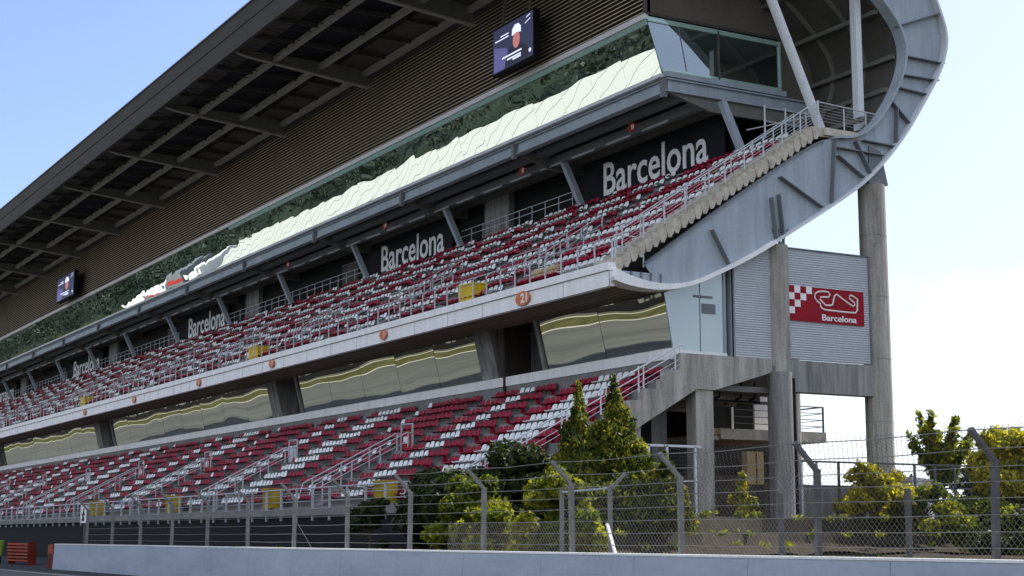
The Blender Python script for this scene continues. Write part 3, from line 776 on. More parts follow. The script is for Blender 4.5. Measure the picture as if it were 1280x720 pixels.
# leave the aisle-rail wells free in the lower tier
slots = [s for s in slots if not (s[0] == 'lower' and any(abs(s[4] - a) < .85 and s[5] < 35.6 for a in LA))]
Cc = np.array([0, 0, H])
def near(s): return np.linalg.norm(np.array(s[4:7]) - Cc)
cand = sorted([s for s in slots if s[4] > -66 and not (s[0] == 'lower' and s[1] < 2 and s[4] > -60)], key=near)[:300]
pick = set(id(s) for s in cand)
protos = {}
from itertools import groupby
key = lambda s: (s[0], s[1], s[2])
for (tier, row, blk), it in groupby(sorted(cand, key=lambda s: (s[0], s[1], s[2], -s[4])), key=key):
    it = list(it); runno = 0; prev = None; runs = {}
    tot = [k for k, _ in groupby(it, key=lambda s: s[7])]
    nth = {}
    for s in it:
        if s[7] != prev: runno += 1; prev = s[7]; nth[s[7]] = nth.get(s[7], 0) + 1
        q = nth[s[7]]; many = tot.count(s[7]) > 1
        run_txt = {1: 'nearest the stair', 2: 'second from the stair', 3: 'third from the stair'}.get(q, 'farthest from the stair')
        bl = 'block beside end stair' if blk == 0 else 'second block'
        lab = '%s seat, %s row, %s tier, %s%s' % (s[7], ordn[row] if not (tier == 'upper' and row == 11) else 'twelfth', tier, bl, (', run %s' % run_txt) if many else '')
        o = bpy.data.objects.new('stadium_seat', SM[s[7]]); COL.objects.link(o); o.location = s[4:7]
        tag(o, lab, 'seat', '%s seats in row %d of the %s tier %s run %d' % (s[7], row + 1, tier, bl, q))
rest = [s for s in slots if id(s) not in pick]
Pp = np.array([s[4:7] for s in rest]); nV = len(SVc)
jit = np.ones((len(rest), 1, 3)); jit[:, 0, 2] += rng.normal(0, .03, len(rest)); jit[:, 0, 0] += rng.normal(0, .02, len(rest))
allv = (SVc[None] * jit + Pp[:, None]).reshape(-1, 3)
allf = (SFc[None] + (np.arange(len(rest)) * nV)[:, None, None]).reshape(-1, 4)
mi = np.repeat([1 if s[7] == 'white' else 0 for s in rest], len(SFc))
o = fmesh('seating', allv, allf, ['seat_red', 'seat_white'], mi=mi)
tag(o, 'mass of red and white plastic seats filling both tiers of the grandstand away from its end stairs', 'seating', kind='stuff')

# ------------------------------------------------------------------ signs, screens, banners, bins (things hung on the stand)
BN = [(-63.7, -77.4, -75.2, 10.1), (-94.4, -107.8, -105.9, 10.3), (-140.0, -153.0, -151.6, 10.8), (-183.5, -198.2, -196.8, 12.0), (-229.0, -243.2, -241.5, 11.0)]
pos = ['closest to the curved end', 'second from the curved end', 'third from the curved end', 'fourth from the curved end', 'farthest from the curved end']
for i, (x0, x1, xt, w) in enumerate(BN):
    bnr = root('banner', ((x0 + x1) / 2, 49.2, 20.9), 'black banner lettered Barcelona above the upper seats, the one %s' % pos[i], 'banner', 'Barcelona banners behind the upper tier')
    MB().box(x0, x1, 49.02, 49.09, 20.9, 23.5).build('cloth', 'banner_black', bnr)
    text_mb('Barcelona', w, 1.95, lambda u, v, d: (xt + u, 49.015 - d, 21.22 + v), bold=.012).build('lettering', 'banner_text', bnr)

# circuit sign
SG = root('circuit_sign', (-55.9, 46.66, 11.5), 'red sign with chequered corner, white track outline and the word Barcelona on corrugated panel', 'sign')
cw_, ch_ = .352, .330; y0, z0 = 46.72, 11.52; y1 = 51.3; zt0 = z0 + 5 * ch_
xs0, xs1 = XE - .14, XE - .11
sg = MB()
sg.prismx([(y0, z0), (y1, z0), (y1, zt0), (y0 + 4 * cw_, zt0), (y0 + 4 * cw_, zt0 - ch_), (y0 + 3 * cw_, zt0 - ch_), (y0 + 3 * cw_, zt0 - 2 * ch_), (y0 + 2 * cw_, zt0 - 2 * ch_),
           (y0 + 2 * cw_, zt0 - 3 * ch_), (y0 + cw_, zt0 - 3 * ch_), (y0 + cw_, zt0 - 4 * ch_), (y0, zt0 - 4 * ch_)], xs0, xs1)
for c, r_ in ((0, 0), (2, 0), (1, 1), (0, 2)):
    sg.box(xs0, xs1, y0 + c * cw_, y0 + (c + 1) * cw_ - .004, zt0 - r_ * ch_ - .004, zt0 - (r_ + 1) * ch_ + .004)
sg.build('red_panel', 'sign_red', SG)
sw = MB()
for c, r_ in ((3, 0), (2, 1), (1, 2), (0, 3), (1, 0), (0, 1)):
    sw.box(xs0, xs1 - .005, y0 + c * cw_, y0 + (c + 1) * cw_ - .004, zt0 - r_ * ch_ - .004, zt0 - (r_ + 1) * ch_ + .004)
sw.build('white_square', 'sign_white', SG)
TR = [(48.69, 12.19), (48.84, 12.13), (50.06, 12.1), (50.74, 12.11), (50.87, 12.23), (50.9, 12.78), (50.72, 12.86), (50.53, 12.94), (50.39, 12.89), (50.41, 12.77), (50.7, 12.6), (50.73, 12.48), (50.63, 12.42), (50.45, 12.48),
      (49.6, 12.92), (49.48, 12.84), (49.34, 12.4), (49.21, 12.36), (48.91, 12.35), (48.58, 12.61), (48.62, 12.7), (48.8, 12.73), (49.11, 12.74), (49.2, 12.87), (49.12, 12.98), (48.87, 13.0), (48.51, 12.97), (48.29, 12.85), (48.27, 12.65), (48.43, 12.48), (48.6, 12.4), (48.63, 12.26)]
MB().tube([(xs1, y, z + .02) for y, z in TR], .042, 6, closed=True).build('track_outline', 'sign_white', SG)
text_mb('Barcelona', 2.12, .30, lambda u, v, d: (xs1 + d + .002, 48.68 + u, 11.63 + v), depth=.02, bold=.018).build('lettering', 'sign_white', SG)

# screens
def screen(x0, x1, label, full):
    r_ = root('screen', ((x0 + x1) / 2, 42.3, 27.75), label, 'screen', 'video screens under the roof')
    b_ = MB(); b_.box(x0, x1, 42.2, 42.62, 27.72, 30.5); b_.build('housing', 'black', r_)
    for xx in (x0 - .8, x1 + .8): MB().bar((xx, 42.4, 30.5), (xx, 42.6, 32.9), .12, .12).build('hanger', 'roof_beam', r_)
    w = x0 - x1; y = 42.19
    U = lambda u: x1 + u * w; Z_ = lambda v: 27.8 + v * 2.62
    def quad(P, dy): return [(U(u), y - dy, Z_(v)) for u, v in P], [tuple(range(len(P)))]
    MB().add(*quad([(.01, .01), (.99, .01), (.99, .99), (.01, .99)], 0)).build('display', 'screen_bg', r_)
    MB().add(*quad([(.03, .03), (.42, .03), (.36, .45), (.03, .6)], .004)).build('display_glow', 'screen_blue', r_)
    el = lambda cu, cv, a, b, n=18: [(cu + a * math.cos(t * 2 * math.pi / n), cv + b * math.sin(t * 2 * math.pi / n)) for t in range(n)]
    MB().add(*quad([(.30, .02), (.34, .30), (.46, .42), (.70, .42), (.86, .28), (.90, .02)], .008)).build('display_figure', 'screen_dark', r_)
    MB().add(*quad(el(.59, .54, .085, .19), .012)).build('display_face', 'screen_skin', r_)
    m = MB(); m.add(*quad([(.48, .66), (.49, .80), (.55, .88), (.64, .88), (.70, .80), (.70, .66), (.60, .70)], .016)); m.build('display_cap', 'screen_white', r_)
    m = MB()
    for u0, u1, v in ((.06, .40, .70), (.20, .40, .765)): m.add(*quad([(u0, v), (u1, v), (u1, v + .025), (u0, v + .025)], .016))
    for u0, u1, v in ((.24, .72, .25), (.36, .70, .17), (.5, .70, .12)): m.add(*quad([(u0, v), (u1, v), (u1, v + .035), (u0, v + .035)], .016))
    m.add(*quad(el(.92, .15, .03, .045, 10), .016)); m.add(*quad([(.8, .78), (.93, .84), (.93, .86), (.8, .8)], .016)); m.add(*quad([(.83, .9), (.93, .93), (.93, .95), (.83, .92)], .016))
    m.build('display_caption', 'screen_white', r_)
screen(-71.7, -76.3, 'large lit video screen showing a man in a white cap, nearest the curved end', True)
screen(-171.0, -178.6, 'dark blue video screen far down the louvred facade', False)

# number discs
fd = ['discus']
for i, x in enumerate([-63.3, -78.8, -95.9, -110.6, -127.0, -142.5]):
    lab = ['orange round disc numbered 21 on the pale balcony edge', 'orange round disc with worn white number, second along the balcony edge', 'orange round disc, third along the balcony edge beside a yellow bin', 'small orange disc, fourth along the balcony edge', 'small orange disc, fifth along the balcony edge', 'small orange disc, farthest along the balcony edge'][i]
    r_ = root('number_disc', (x, 36.7, 12.3), lab, 'number sign', 'number discs along the balcony edge')
    n = 20; m = MB()
    ra, rb_ = (.66, .34) if i == 0 else (.46, .27)
    m.prismy([(x + ra * math.cos(2 * math.pi * k / n), 12.72 + rb_ * math.sin(2 * math.pi * k / n)) for k in range(n)], 36.60, 36.635); m.build('disc', 'disc_orange', r_)
    if i == 0: text_mb('21', .62, .46, lambda u, v, d: (x - .16 + u, 36.595 - d * .3, 12.50 + v), bold=.03).build('lettering', 'sign_white', r_)
    else: MB().prismy([(x + .03 + .34 * math.sin(math.pi * k / 8), 12.72 + .20 * math.cos(math.pi * k / 8)) for k in range(9)], 36.585, 36.598).build('worn_mark', 'disc_pale', r_)
for i, x in enumerate([-67.6, -79.3, -98.6, -117.0]):
    lab = ['dark red disc with white figures under the cabin floor above the nearest banner', 'dark red disc under the cabin floor beside the nearest inclined strut', 'dark red disc under the cabin floor above the second banner', 'dark red disc under the cabin floor farthest from the end'][i]
    r_ = root('number_disc', (x, 46.5, 22.4), lab, 'number sign', 'number discs under the cabin floor'); n = 16
    MB().prismy([(x + .42 * math.cos(2 * math.pi * k / n), 23.22 + .25 * math.sin(2 * math.pi * k / n)) for k in range(n)], 45.84, 45.88).build('disc', 'disc_red', r_)
    MB().box(x + .03, x + .09, 45.82, 45.835, 23.10, 23.34).box(x + .15, x + .22, 45.82, 45.835, 23.10, 23.34).build('worn_mark', 'sign_white', r_)

def ybin(x, y, z, label, w=.85, h=1.0, mat='yellow', grp='yellow bins along the railings'):
    r_ = root('bin', (x, y, z), label, 'bin', grp)
    m = MB(); m.prismx([(y - .35, z + .1), (y + .35, z + .1), (y + .42, z + h), (y - .42, z + h)], x - w, x + w); m.build('body', mat, r_)
    m = MB(); m.box(x - w - .04, x + w + .04, y - .47, y + .47, z + h, z + h + .07); m.build('lid', mat, r_)
    m = MB()
    for dx in (-w * .7, w * .7): m.tube([(x + dx - .04, y + .2, z + .1), (x + dx + .04, y + .2, z + .1)], .1, 10)
    m.build('wheel', 'black', r_)
ybin(-70.4, 37.75, 13.37, 'yellow bin behind the upper front railing, nearest the curved end')
ybin(-101.4, 37.75, 13.37, 'yellow bin behind the upper front railing, second from the curved end')
ybin(-146.2, 37.75, 13.37, 'yellow bin behind the upper front railing, farthest from the curved end')
for x, l in ((-64.0, 'yellow bin behind the lower front railing, half hidden by shrubs'), (-77.8, 'yellow bin behind the lower front railing, below the nearest aisle handrail'), (-94.5, 'yellow bin behind the lower front railing, third from the end stair'), (-112.0, 'yellow bin behind the lower front railing, farthest from the end stair')):
    ybin(x, 29.95, 2.97, l, w=.42, h=1.05, mat='yellow_dull')
cr_ = root('board_panel', (-63.2, 37.9, 13.36), 'tan boarded crate leaning behind the upper front railing near the curved end', 'crate')
m = MB()
for k in range(4): m.box(-62.0, -64.4, 37.75, 37.8, 13.42 + k * .22, 13.60 + k * .22)
m.build('board', 'tan', cr_); MB().box(-62.1, -62.25, 37.8, 38.2, 13.36, 14.3).box(-64.15, -64.3, 37.8, 38.2, 13.36, 14.3).build('batten', 'tan', cr_)

# ------------------------------------------------------------------ ground, track, wall, fences
def sheet(name, x0, x1, y0, y1, z, mat): return struct(MB().add([(x0, y0, z), (x1, y0, z), (x1, y1, z), (x0, y1, z)], [(0, 1, 2, 3)]).build(name, mat))
sheet('ground', -3000, 1500, -2500, 2500, -.05, 'field')
sheet('track', -1500, 300, -8.0, 17.6, 0.0, 'asphalt')
sheet('track_edge', -1500, 300, 17.6, 29.6, -.004, 'dark_asphalt')
sheet('edge_line', -1500, 300, 16.9, 17.1, .004, 'line_paint')
sheet('verge', -1500, 300, -12.4, -8.0, .0, 'dry_grass')
m = MB()
for y in (-8.2, -11.9): m.add([(-1500, y, .006), (300, y, .006), (300, y + .45, .006), (-1500, y + .45, .006)], [(0, 1, 2, 3)])
struct(m.build('verge_line', 'line_paint'))
sheet('pit_lane', -1500, 300, -48, -12.4, .0, 'asphalt')

bw_ = root('barrier_wall', (-40, 19.6, 0), 'long low concrete barrier painted pale blue grey along the track edge', 'wall')
m = MB(); m.prismx([(19.52, 0), (20.0, 0), (19.97, 1.22), (19.60, 1.22)], -81.0, 14.0); m.build('wall_body', 'barrier_paint', bw_)
m = MB(); m.prismx([(19.585, 1.222), (19.985, 1.222), (19.975, 1.268), (19.595, 1.268)], -81.02, 14.0); m.build('coping', 'barrier_cap', bw_)
m = MB()
for k in range(24): m.add([(-77 + 4 * k, 19.519, .01), (-76.985 + 4 * k, 19.519, .01), (-76.985 + 4 * k, 19.598, 1.22), (-77 + 4 * k, 19.598, 1.22)], [(0, 1, 2, 3)])
m.build('joint', 'steel_mid', bw_)
eb_ = root('end_board', (-81.6, 19.6, 0), 'upright red and orange marker board at the end of the barrier', 'marker')
MB().box(-81.08, -82.5, 19.62, 19.72, .02, 1.24).build('board', 'orange_dark', eb_); MB().box(-81.3, -82.3, 19.60, 19.618, .75, 1.2).build('stripe', 'orange', eb_)

# embankment behind the barrier
PL = [(-49.0, 29.7), (-47.4, 31.0), (-47.8, 34.0), (-50.5, 38.0), (-53.5, 42.5), (-54.6, 47.0), (-54.3, 51.5), (-51.5, 56.5), (-46.0, 63.0), (-38.0, 72.0), (-20, 90)]
def offs(P, d):
    P = [V3(p) for p in P]; o = []
    for i in range(len(P)):
        t = P[min(i + 1, len(P) - 1)] - P[max(i - 1, 0)]; t /= np.linalg.norm(t); o.append(tuple(P[i] + np.array([t[1], -t[0]]) * d))
    return o
def dense(P, n): 
    return [tuple(p) for p in resample(P, n)]
PLd = dense(PL, 40)
rings = [(PLd, 2.42), (PLd, 1.78), (offs(PLd, .9), 1.70), (offs(PLd, .95), 1.35), (offs(PLd, 3.0), .95)]
m = MB(); nn = len(PLd); vv = []
for Pq, z in rings: vv += [(p[0], p[1], z + (0 if z > 2 else rng.normal(0, .05))) for p in Pq]
m.add(vv, [(r * nn + i, (r + 1) * nn + i, (r + 1) * nn + i + 1, r * nn + i + 1) for r in range(4) for i in range(nn - 1)])
for f_i in range(len(m.mi)): m.mi[f_i] = 0 if (f_i // (nn - 1)) in (0, 2) else 1
struct(m.build('embankment', ['kerb', 'soil']))
m = MB(); m.add([(p[0], p[1], 2.42) for p in PLd] + [(-56, 200, 2.42), (-300, 200, 2.42), (-300, 29.85, 2.42)], [tuple(range(nn + 3))]); struct(m.build('platform_ground', 'soil'))
gx = []
xs_ = np.linspace(-81, 30, 75); ys_ = np.linspace(20.0, 75, 38)
vv = [(x, y, .92 + rng.normal(0, .06)) for y in ys_ for x in xs_]
fq = [(j * 75 + i, j * 75 + i + 1, (j + 1) * 75 + i + 1, (j + 1) * 75 + i) for j in range(37) for i in range(74) if ys_[j + 1] < 29.4 or xs_[i] > -46]
struct(MB().add(vv, fq).build('lower_ground', 'soil'))

# debris fence on the barrier
FN = root('debris_fence', (-40, 20.1, .9), 'tall debris fence of cranked posts, cables and chain link behind the barrier', 'fence')
fy = 20.12
pxs = [-14.5 - 4.5 * 0] + [-19.05 - 4.45 * k for k in range(14)]
for x in pxs:
    p = MB(); lean = rng.normal(0, .03)
    p.bar((x, fy, .9), (x + lean, fy, 2.92), .09, .12, up=(0, 1, 0)); p.bar((x + lean, fy, 2.88), (x + lean - .02, fy - .52, 3.42), .075, .10, up=(1, 0, 0))
    p.build('fence_post', 'galv_dark' if x > -26 else 'post_grey', FN)
ca = MB()
for z in (1.45, 1.72, 2.0, 2.28, 2.55, 2.8):
    for (xa, xb) in zip(pxs[:-1], pxs[1:]):
        ca.tube([(xa, fy - .08, z), ((xa + xb) / 2, fy - .08, z - .015), (xb, fy - .08, z)], .008, 4)
for a in (.35, .95):
    for (xa, xb) in zip(pxs[:-1], pxs[1:]):
        ca.tube([(xa, fy - .08 - .5 * a, 2.92 + .5 * a), ((xa + xb) / 2, fy - .08 - .5 * a, 2.88 + .5 * a), (xb, fy - .08 - .5 * a, 2.92 + .5 * a)], .009, 4)
ca.build('cable', 'wire', FN)
def mesh_wires(x0, x1, za, zb, step, yf, r, nm, mat):
    """chain link: two families of diagonal wires"""
    V = []; F_ = []; h = zb - za; cnt = 0
    for sgn in (1, -1):
        x = min(x0, x1) - h
        while x < max(x0, x1):
            a = (x, za) if sgn > 0 else (x + h, za); b = (x + h, zb) if sgn > 0 else (x, zb)
            lo_, hi_ = min(x0, x1), max(x0, x1)
            def clip(p, q):
                ts = [0, 1]; dx = q[0] - p[0]
                t0 = (lo_ - p[0]) / dx; t1 = (hi_ - p[0]) / dx; t0, t1 = min(t0, t1), max(t0, t1)
                return max(0, t0), min(1, t1)
            t0, t1 = clip(a, b)
            if t1 > t0 + .01:
                for k in range(2):
                    pass
                P0 = (a[0] + (b[0] - a[0]) * t0, a[1] + (b[1] - a[1]) * t0); P1 = (a[0] + (b[0] - a[0]) * t1, a[1] + (b[1] - a[1]) * t1)
                o_ = len(V); w = r * 1.4
                for (px_, pz_) in (P0, P1):
                    yy, zz = yf(pz_)
                    V += [(px_ - w, yy, zz), (px_ + w, yy, zz), (px_, yy + w, zz)]
                F_ += [(o_, o_ + 1, o_ + 4, o_ + 3), (o_ + 1, o_ + 2, o_ + 5, o_ + 4), (o_ + 2, o_, o_ + 3, o_ + 5)]
            x += step
    return fmesh(nm, V, F_, mat, FN)
mesh_wires(14, -39, .95, 2.0, .13, lambda z: (fy + .04, z), .0035, 'chain_link', 'wire')
mesh_wires(14, -33, 2.0, 2.92, .13, lambda z: (fy + .04, z), .0035, 'chain_link', 'galv_dark')
mesh_wires(14, -27, 2.92, 3.45, .13, lambda z: (fy + .03 - (z - 2.92), z), .0035, 'chain_link', 'galv_dark')

# older inner fence with arms turned the other way and one brace
IF = root('inner_fence', (-33, 21.6, .9), 'shorter old fence with grey posts and a slanting white brace behind the debris fence', 'fence')
for x in (-35.3, -33.0, -30.0, -26.4, -22.6, -18.5):
    p = MB(); p.bar((x, 21.6, .9), (x, 21.6, 2.55 if x > -32 else 2.85), .09, .09)
    if x == -33.0: p.bar((x, 21.6, 2.8), (x + .12, 22.0, 3.2), .08, .08)
    p.build('fence_post', 'galv_dark' if x > -30 else 'post_grey', IF)
MB().tube([(-35.3, 21.6, 2.78), (-33.0, 21.6, 2.83)], .03, 6).build('top_rail', 'galv', IF)
MB().bar((-33.0, 21.5, 1.95), (-32.2, 21.3, .95), .07, .07).build('brace', 'white_paint', IF)
c_ = MB(); c_.tube([(-18.6, 20.3, 2.1), (-16.3, 20.9, .95)], .015, 4); c_.tube([(-49.8, 20.0, 2.2), (-48.6, 20.3, .95)], .015, 4); c_.build('stay', 'wire', FN)

# steel fence and walls by the end columns
SF = root('railing_fence', (XE + .6, 48, 2.42), 'dark steel post-and-rail mesh fence beside the tall end columns', 'fence')
for y in (46.7, 47.6, 48.9, 50.1, 51.3, 53.6, 54.9, 56.2, 57.8):
    MB().bar((XE + .45, y, 2.4), (XE + .45, y, 5.0), .11, .08).build('fence_post', 'galv_dark' if y > 48 else 'galv', SF)
m = MB()
for z in (5.0, 3.9): m.bar((XE + .45, 46.7, z), (XE + .45, 57.8, z), .08, .08)
m.build('rail', 'galv_dark', SF)
SF2 = root('railing_fence', (XE + .6, 39, 2.42), 'pale steel railing fence with mesh infill under the lower end stair', 'fence')
for y in (38.45, 39.4, 40.9): MB().bar((XE + .3, y, 2.4), (XE + .3, y, 5.5), .1, .1).build('fence_post', 'steel_light', SF2)
m = MB(); m.bar((XE + .3, 38.4, 5.5), (XE + .3, 41.2, 5.5), .1, .1); m.bar((XE + .3, 38.4, 4.0), (XE + .3, 41.2, 4.0), .05, .05); m.build('rail', 'steel_light', SF2)
m = MB()
for k in range(17): m.bar((XE + .28, 38.5 + .16 * k, 2.4), (XE + .28, 38.5 + .16 * k, 5.45), .010, .010)
for k in range(18): m.bar((XE + .27, 38.45, 2.5 + .17 * k), (XE + .27, 41.2, 2.5 + .17 * k), .010, .010)
m.build('mesh_infill', 'galv_dark', SF2)
w_ = root('yard_wall', (-58.5, 51, 2.42), 'rough grey yard wall between the two end columns', 'wall')
MB().prismx([(47.0, 2.42), (57.0, 2.42), (57.0, 3.75), (52, 3.95), (47.0, 4.15)], -58.2, -58.6).build('wall_body', 'stained_concrete', w_)
w_ = root('utility_box', (-57.8, 55.9, 2.42), 'pale box with a sloping lid standing past the end column', 'box')
MB().box(-57.2, -58.4, 55.0, 56.4, 2.42, 4.3).build('body', 'fascia_concrete', w_); MB().prismx([(54.9, 4.3), (56.5, 4.3), (56.5, 4.38), (54.9, 4.5)], -57.1, -58.5).build('lid', 'steel_light', w_)
w_ = root('junction_cabinet', (-57, 45.0, 4.2), 'tan wooden cabinet against the short round column', 'cabinet')
MB().box(-57.6, -58.0, 45.25, 46.2, 4.0, 5.5).build('body', 'tan', w_); MB().box(-57.58, -57.6, 45.75, 45.79, 4.05, 5.45).build('door_gap', 'black', w_)

# small pictogram sign on the fence
ps = root('pictogram_sign', (-80.6, 20.9, .9), 'small white square sign with a black figure on a post in the fence', 'sign')
MB().bar((-80.6, 20.95, .1), (-80.6, 20.95, 2.3), .07, .07).build('post', 'galv_dark', ps)
MB().box(-80.05, -81.15, 20.88, 20.91, 2.3, 3.2).build('plate', 'sign_white', ps)
m = MB(); m.tube([(-80.55, 20.87, 2.98), (-80.55, 20.88, 2.98)], .09, 10)
m.tube([(-80.55, 20.87, 2.88), (-80.62, 20.87, 2.66), (-80.75, 20.87, 2.42)], .05, 5); m.tube([(-80.6, 20.87, 2.66), (-80.45, 20.87, 2.42)], .045, 5); m.tube([(-80.35, 20.87, 2.72), (-80.57, 20.87, 2.82), (-80.78, 20.87, 2.70)], .035, 5)
m.build('figure', 'black', ps)

# things in the gap beyond the barrier
cr_ = root('crate_barrier', (-94, 21.2, 0), 'orange slatted plastic barrier in the dark gap beyond the wall', 'barrier')
m = MB()
for k in range(6): m.box(-93.2, -98.4, 21.0, 21.08, .18 + k * .19, .29 + k * .19)
m.build('slat', 'orange', cr_)
m = MB()
for x in (-93.2, -98.3): m.box(x, x - .1, 21.08, 21.5, 0, 1.3)
m.box(-93.3, -98.3, 21.5, 21.55, .1, 1.25); m.build('frame', 'orange_dark', cr_)
for x, l in ((-100.3, 'lime yellow padded post standing left of the orange barrier, the nearer one'), (-103.6, 'lime yellow padded post at the left edge, the farther one')):
    pd = root('padded_post', (x, 21, 0), l, 'post', 'lime padded posts')
    MB().tube([(x, 21, 0), (x, 21, 1.35)], .06, 8).build('post', 'black', pd)
    MB().tube([(x, 21, .45), (x, 21, .8), (x + .05, 21, 1.38)], [.10, .15, .24], 8).build('pad', 'lime', pd)

# ------------------------------------------------------------------ planting
def leaves(blobs, n, size, aspect=1.7, shell=.55, droop=0.0):
    """blobs: (cx,cy,cz,rx,ry,rz,weight)"""
    Bq = np.array(blobs, float); w = Bq[:, 6] / Bq[:, 6].sum(); idx = rng.choice(len(Bq), n, p=w); b = Bq[idx]
    d = rng.normal(size=(n, 3)); d /= np.linalg.norm(d, axis=1)[:, None]
    rad = (shell + (1 - shell) * rng.random(n)) * (1 + rng.normal(0, .07, n))
    c = b[:, :3] + d * b[:, 3:6] * rad[:, None]
    nor = d + rng.normal(0, .75, (n, 3)); nor /= np.linalg.norm(nor, axis=1)[:, None]
    t = np.cross(nor, rng.normal(size=(n, 3))); t[:, 2] -= droop; t /= np.linalg.norm(t, axis=1)[:, None]
    s_ = np.cross(nor, t); sz = size * (.6 + .8 * rng.random(n))[:, None]
    v = np.stack([c - t * sz * aspect / 2, c + s_ * sz / 2, c + t * sz * aspect / 2, c - s_ * sz / 2], 1).reshape(-1, 3)
    # leaf tone: own chance plus a clump-to-clump shift
    tone = np.clip(.45 + rng.normal(0, .2, n) + (rng.random(len(Bq)) - .5)[idx] * .5, 0, 1)
    return v, np.arange(4 * n).reshape(n, 4), tone
def plant(name, loc, label, cat, blobs, n, size, mat, trunk=None, stems=(), group=None, **k):
    r_ = root(name, loc, label, cat, group)
    bl = [(loc[0] + b[0], loc[1] + b[1], loc[2] + b[2], b[3], b[4], b[5], b[3] * b[5] + .02) for b in blobs]
    v, f, tone = leaves(bl, n, size, **k)
    fmesh('crown', v, f, mat, r_, tone=tone)
    m = MB()
    tk = trunk or (.07, 1.0)
    m.tube([loc, (loc[0] + .05, loc[1], loc[2] + tk[1] * .5), (loc[0], loc[1] + .05, loc[2] + tk[1])], [tk[0], tk[0] * .8, tk[0] * .5], 7)
    for b in bl[::max(1, len(bl) // 14)]: m.tube([(loc[0], loc[1], loc[2] + tk[1] * .45), ((loc[0] + b[0]) / 2, (loc[1] + b[1]) / 2, (loc[2] + tk[1] * .5 + b[2]) / 2 + .1), (b[0], b[1], b[2])], [tk[0] * .5, tk[0] * .3, tk[0] * .12], 5)
    m.build('trunk', 'bark', r_); return r_
def cone(h, r, n, base=.1):
    o = []
    for i in range(n):
        t = (i + .5) / n; z = base + (h - base) * t; rr = r * (1 - t) * (1 if t > .10 else .9)
        for k in range(max(1, int(9 * (1 - t) + 1))):
            a = random.random() * 6.28; q = rr * .8 * random.random() ** .5
            o.append((q * math.cos(a), q * math.sin(a), z + random.uniform(-.12, .12), max(.14, rr * .46), max(.14, rr * .46), .42 + .1 * random.random()))
    return o
def dome(rx, ry, h, n, s=.45):
    o = []
    for i in range(n):
        a = random.random() * 6.28; q = random.random() ** .5; z = random.random()
        k = math.sqrt(max(0, 1 - (z * .9) ** 2))
        o.append((rx * q * k * math.cos(a), ry * q * k * math.sin(a), .15 + h * z * .88, s * random.uniform(.6, 1.3), s * random.uniform(.6, 1.3), s * random.uniform(.5, 1.1)))
    return o
plant('cypress', (-50.9, 31.9, 2.0), 'narrow pointed dark green conifer left of its twin before the lower stair', 'conifer', cone(5.15, 2.0, 36), 52000, .10, 'leaf_cypress', (.1, 3.5), shell=.5, droop=.8, aspect=2.2)
plant('cypress', (-48.3, 31.8, 2.0), 'taller-looking pointed conifer right of its twin with sunlit yellow green side', 'conifer', cone(5.1, 2.35, 36), 64000, .10, 'leaf_cypress', (.1, 3.5), shell=.5, droop=.8, aspect=2.2)
plant('cypress', (-46.2, 32.6, 1.9), 'small rounded conifer at the foot of the right pointed conifer', 'conifer', cone(2.5, 1.3, 12), 12000, .10, 'leaf_cypress', (.06, 1.2), shell=.5, droop=.6, aspect=2.0)
plant('hedge', (-54.2, 30.8, 2.2), 'dark leafy hedge spreading below the lower stair railing', 'hedge', dome(2.6, 1.3, 2.9, 44, .6), 13000, .13, 'leaf_dark', (.08, 1.5))
plant('hedge', (-55.4, 28.3, 1.0), 'dark shrub mass before the lower front railing, left of the conifers', 'hedge', dome(3.0, 1.3, 3.0, 48, .6), 13000, .14, 'leaf_dark', (.08, 1.5))
plant('shrub', (-48.0, 25.7, .95), 'bright green leafy shrub left of the slanting fence brace, sprawling toward the fence', 'shrub', dome(2.4, 1.1, 2.6, 34, .48), 10000, .13, 'leaf_green', (.06, 1.2))
plant('shrub', (-45.6, 25.0, .95), 'low yellow green shrub spreading at the fence foot beside the sprawling one', 'shrub', dome(1.5, .8, 1.5, 18, .35), 4200, .12, 'leaf_green', (.05, .8))
plant('shrub', (-41.9, 25.6, .95), 'rounded bright green shrub behind the double fence post', 'shrub', dome(1.7, 1.1, 2.6, 32, .48), 9000, .125, 'leaf_green', (.06, 1.2))
plant('shrub', (-59.8, 27.3, 1.0), 'small dull green bush by the lower front railing beside a yellow bin', 'shrub', dome(1.3, .8, 2.4, 14, .35), 2500, .12, 'leaf_dark', (.05, 1.0))
plant('shrub', (-53.6, 41.8, 2.42), 'small thin yellow shrub before the square concrete column', 'shrub', [(0, 0, .3 + .17 * i, .32 - .015 * i, .32 - .015 * i, .28) for i in range(9)] + [(.25, .3, .6, .3, .3, .3), (-.2, -.3, .7, .3, .3, .3)], 1700, .11, 'leaf_yellow', (.04, 1.2))
plant('shrub', (-54.4, 50.1, 2.35), 'rounded bright yellow shrub at the foot of the tall end column', 'shrub', dome(1.6, 1.7, 2.4, 38, .5), 9000, .13, 'leaf_yellow', (.07, 1.2))
plant('shrub', (-53.2, 51.9, 2.1), 'dull green low shrub right of the rounded yellow shrub', 'shrub', dome(1.4, 1.7, 1.9, 18, .42), 3800, .12, 'leaf_green', (.05, .9))
br_ = []
for q in range(13):
    a_ = q * 2.4; top = random.uniform(3.2, 5.5); sp = random.uniform(.5, 1.7)
    for k in range(8):
        t_ = .35 + .65 * k / 7; br_.append((sp * t_ ** 1.2 * math.cos(a_), sp * t_ ** 1.2 * math.sin(a_), 1.3 + (top - 1.3) * t_, .42 * (1.15 - t_ * .5), .42 * (1.15 - t_ * .5), .38))
plant('tree', (-57.0, 56.8, 2.3), 'slender open tree with dark green leaves against the sky', 'tree', br_, 3600, .16, 'leaf_green', (.09, 3.4), shell=.05, aspect=2.4)
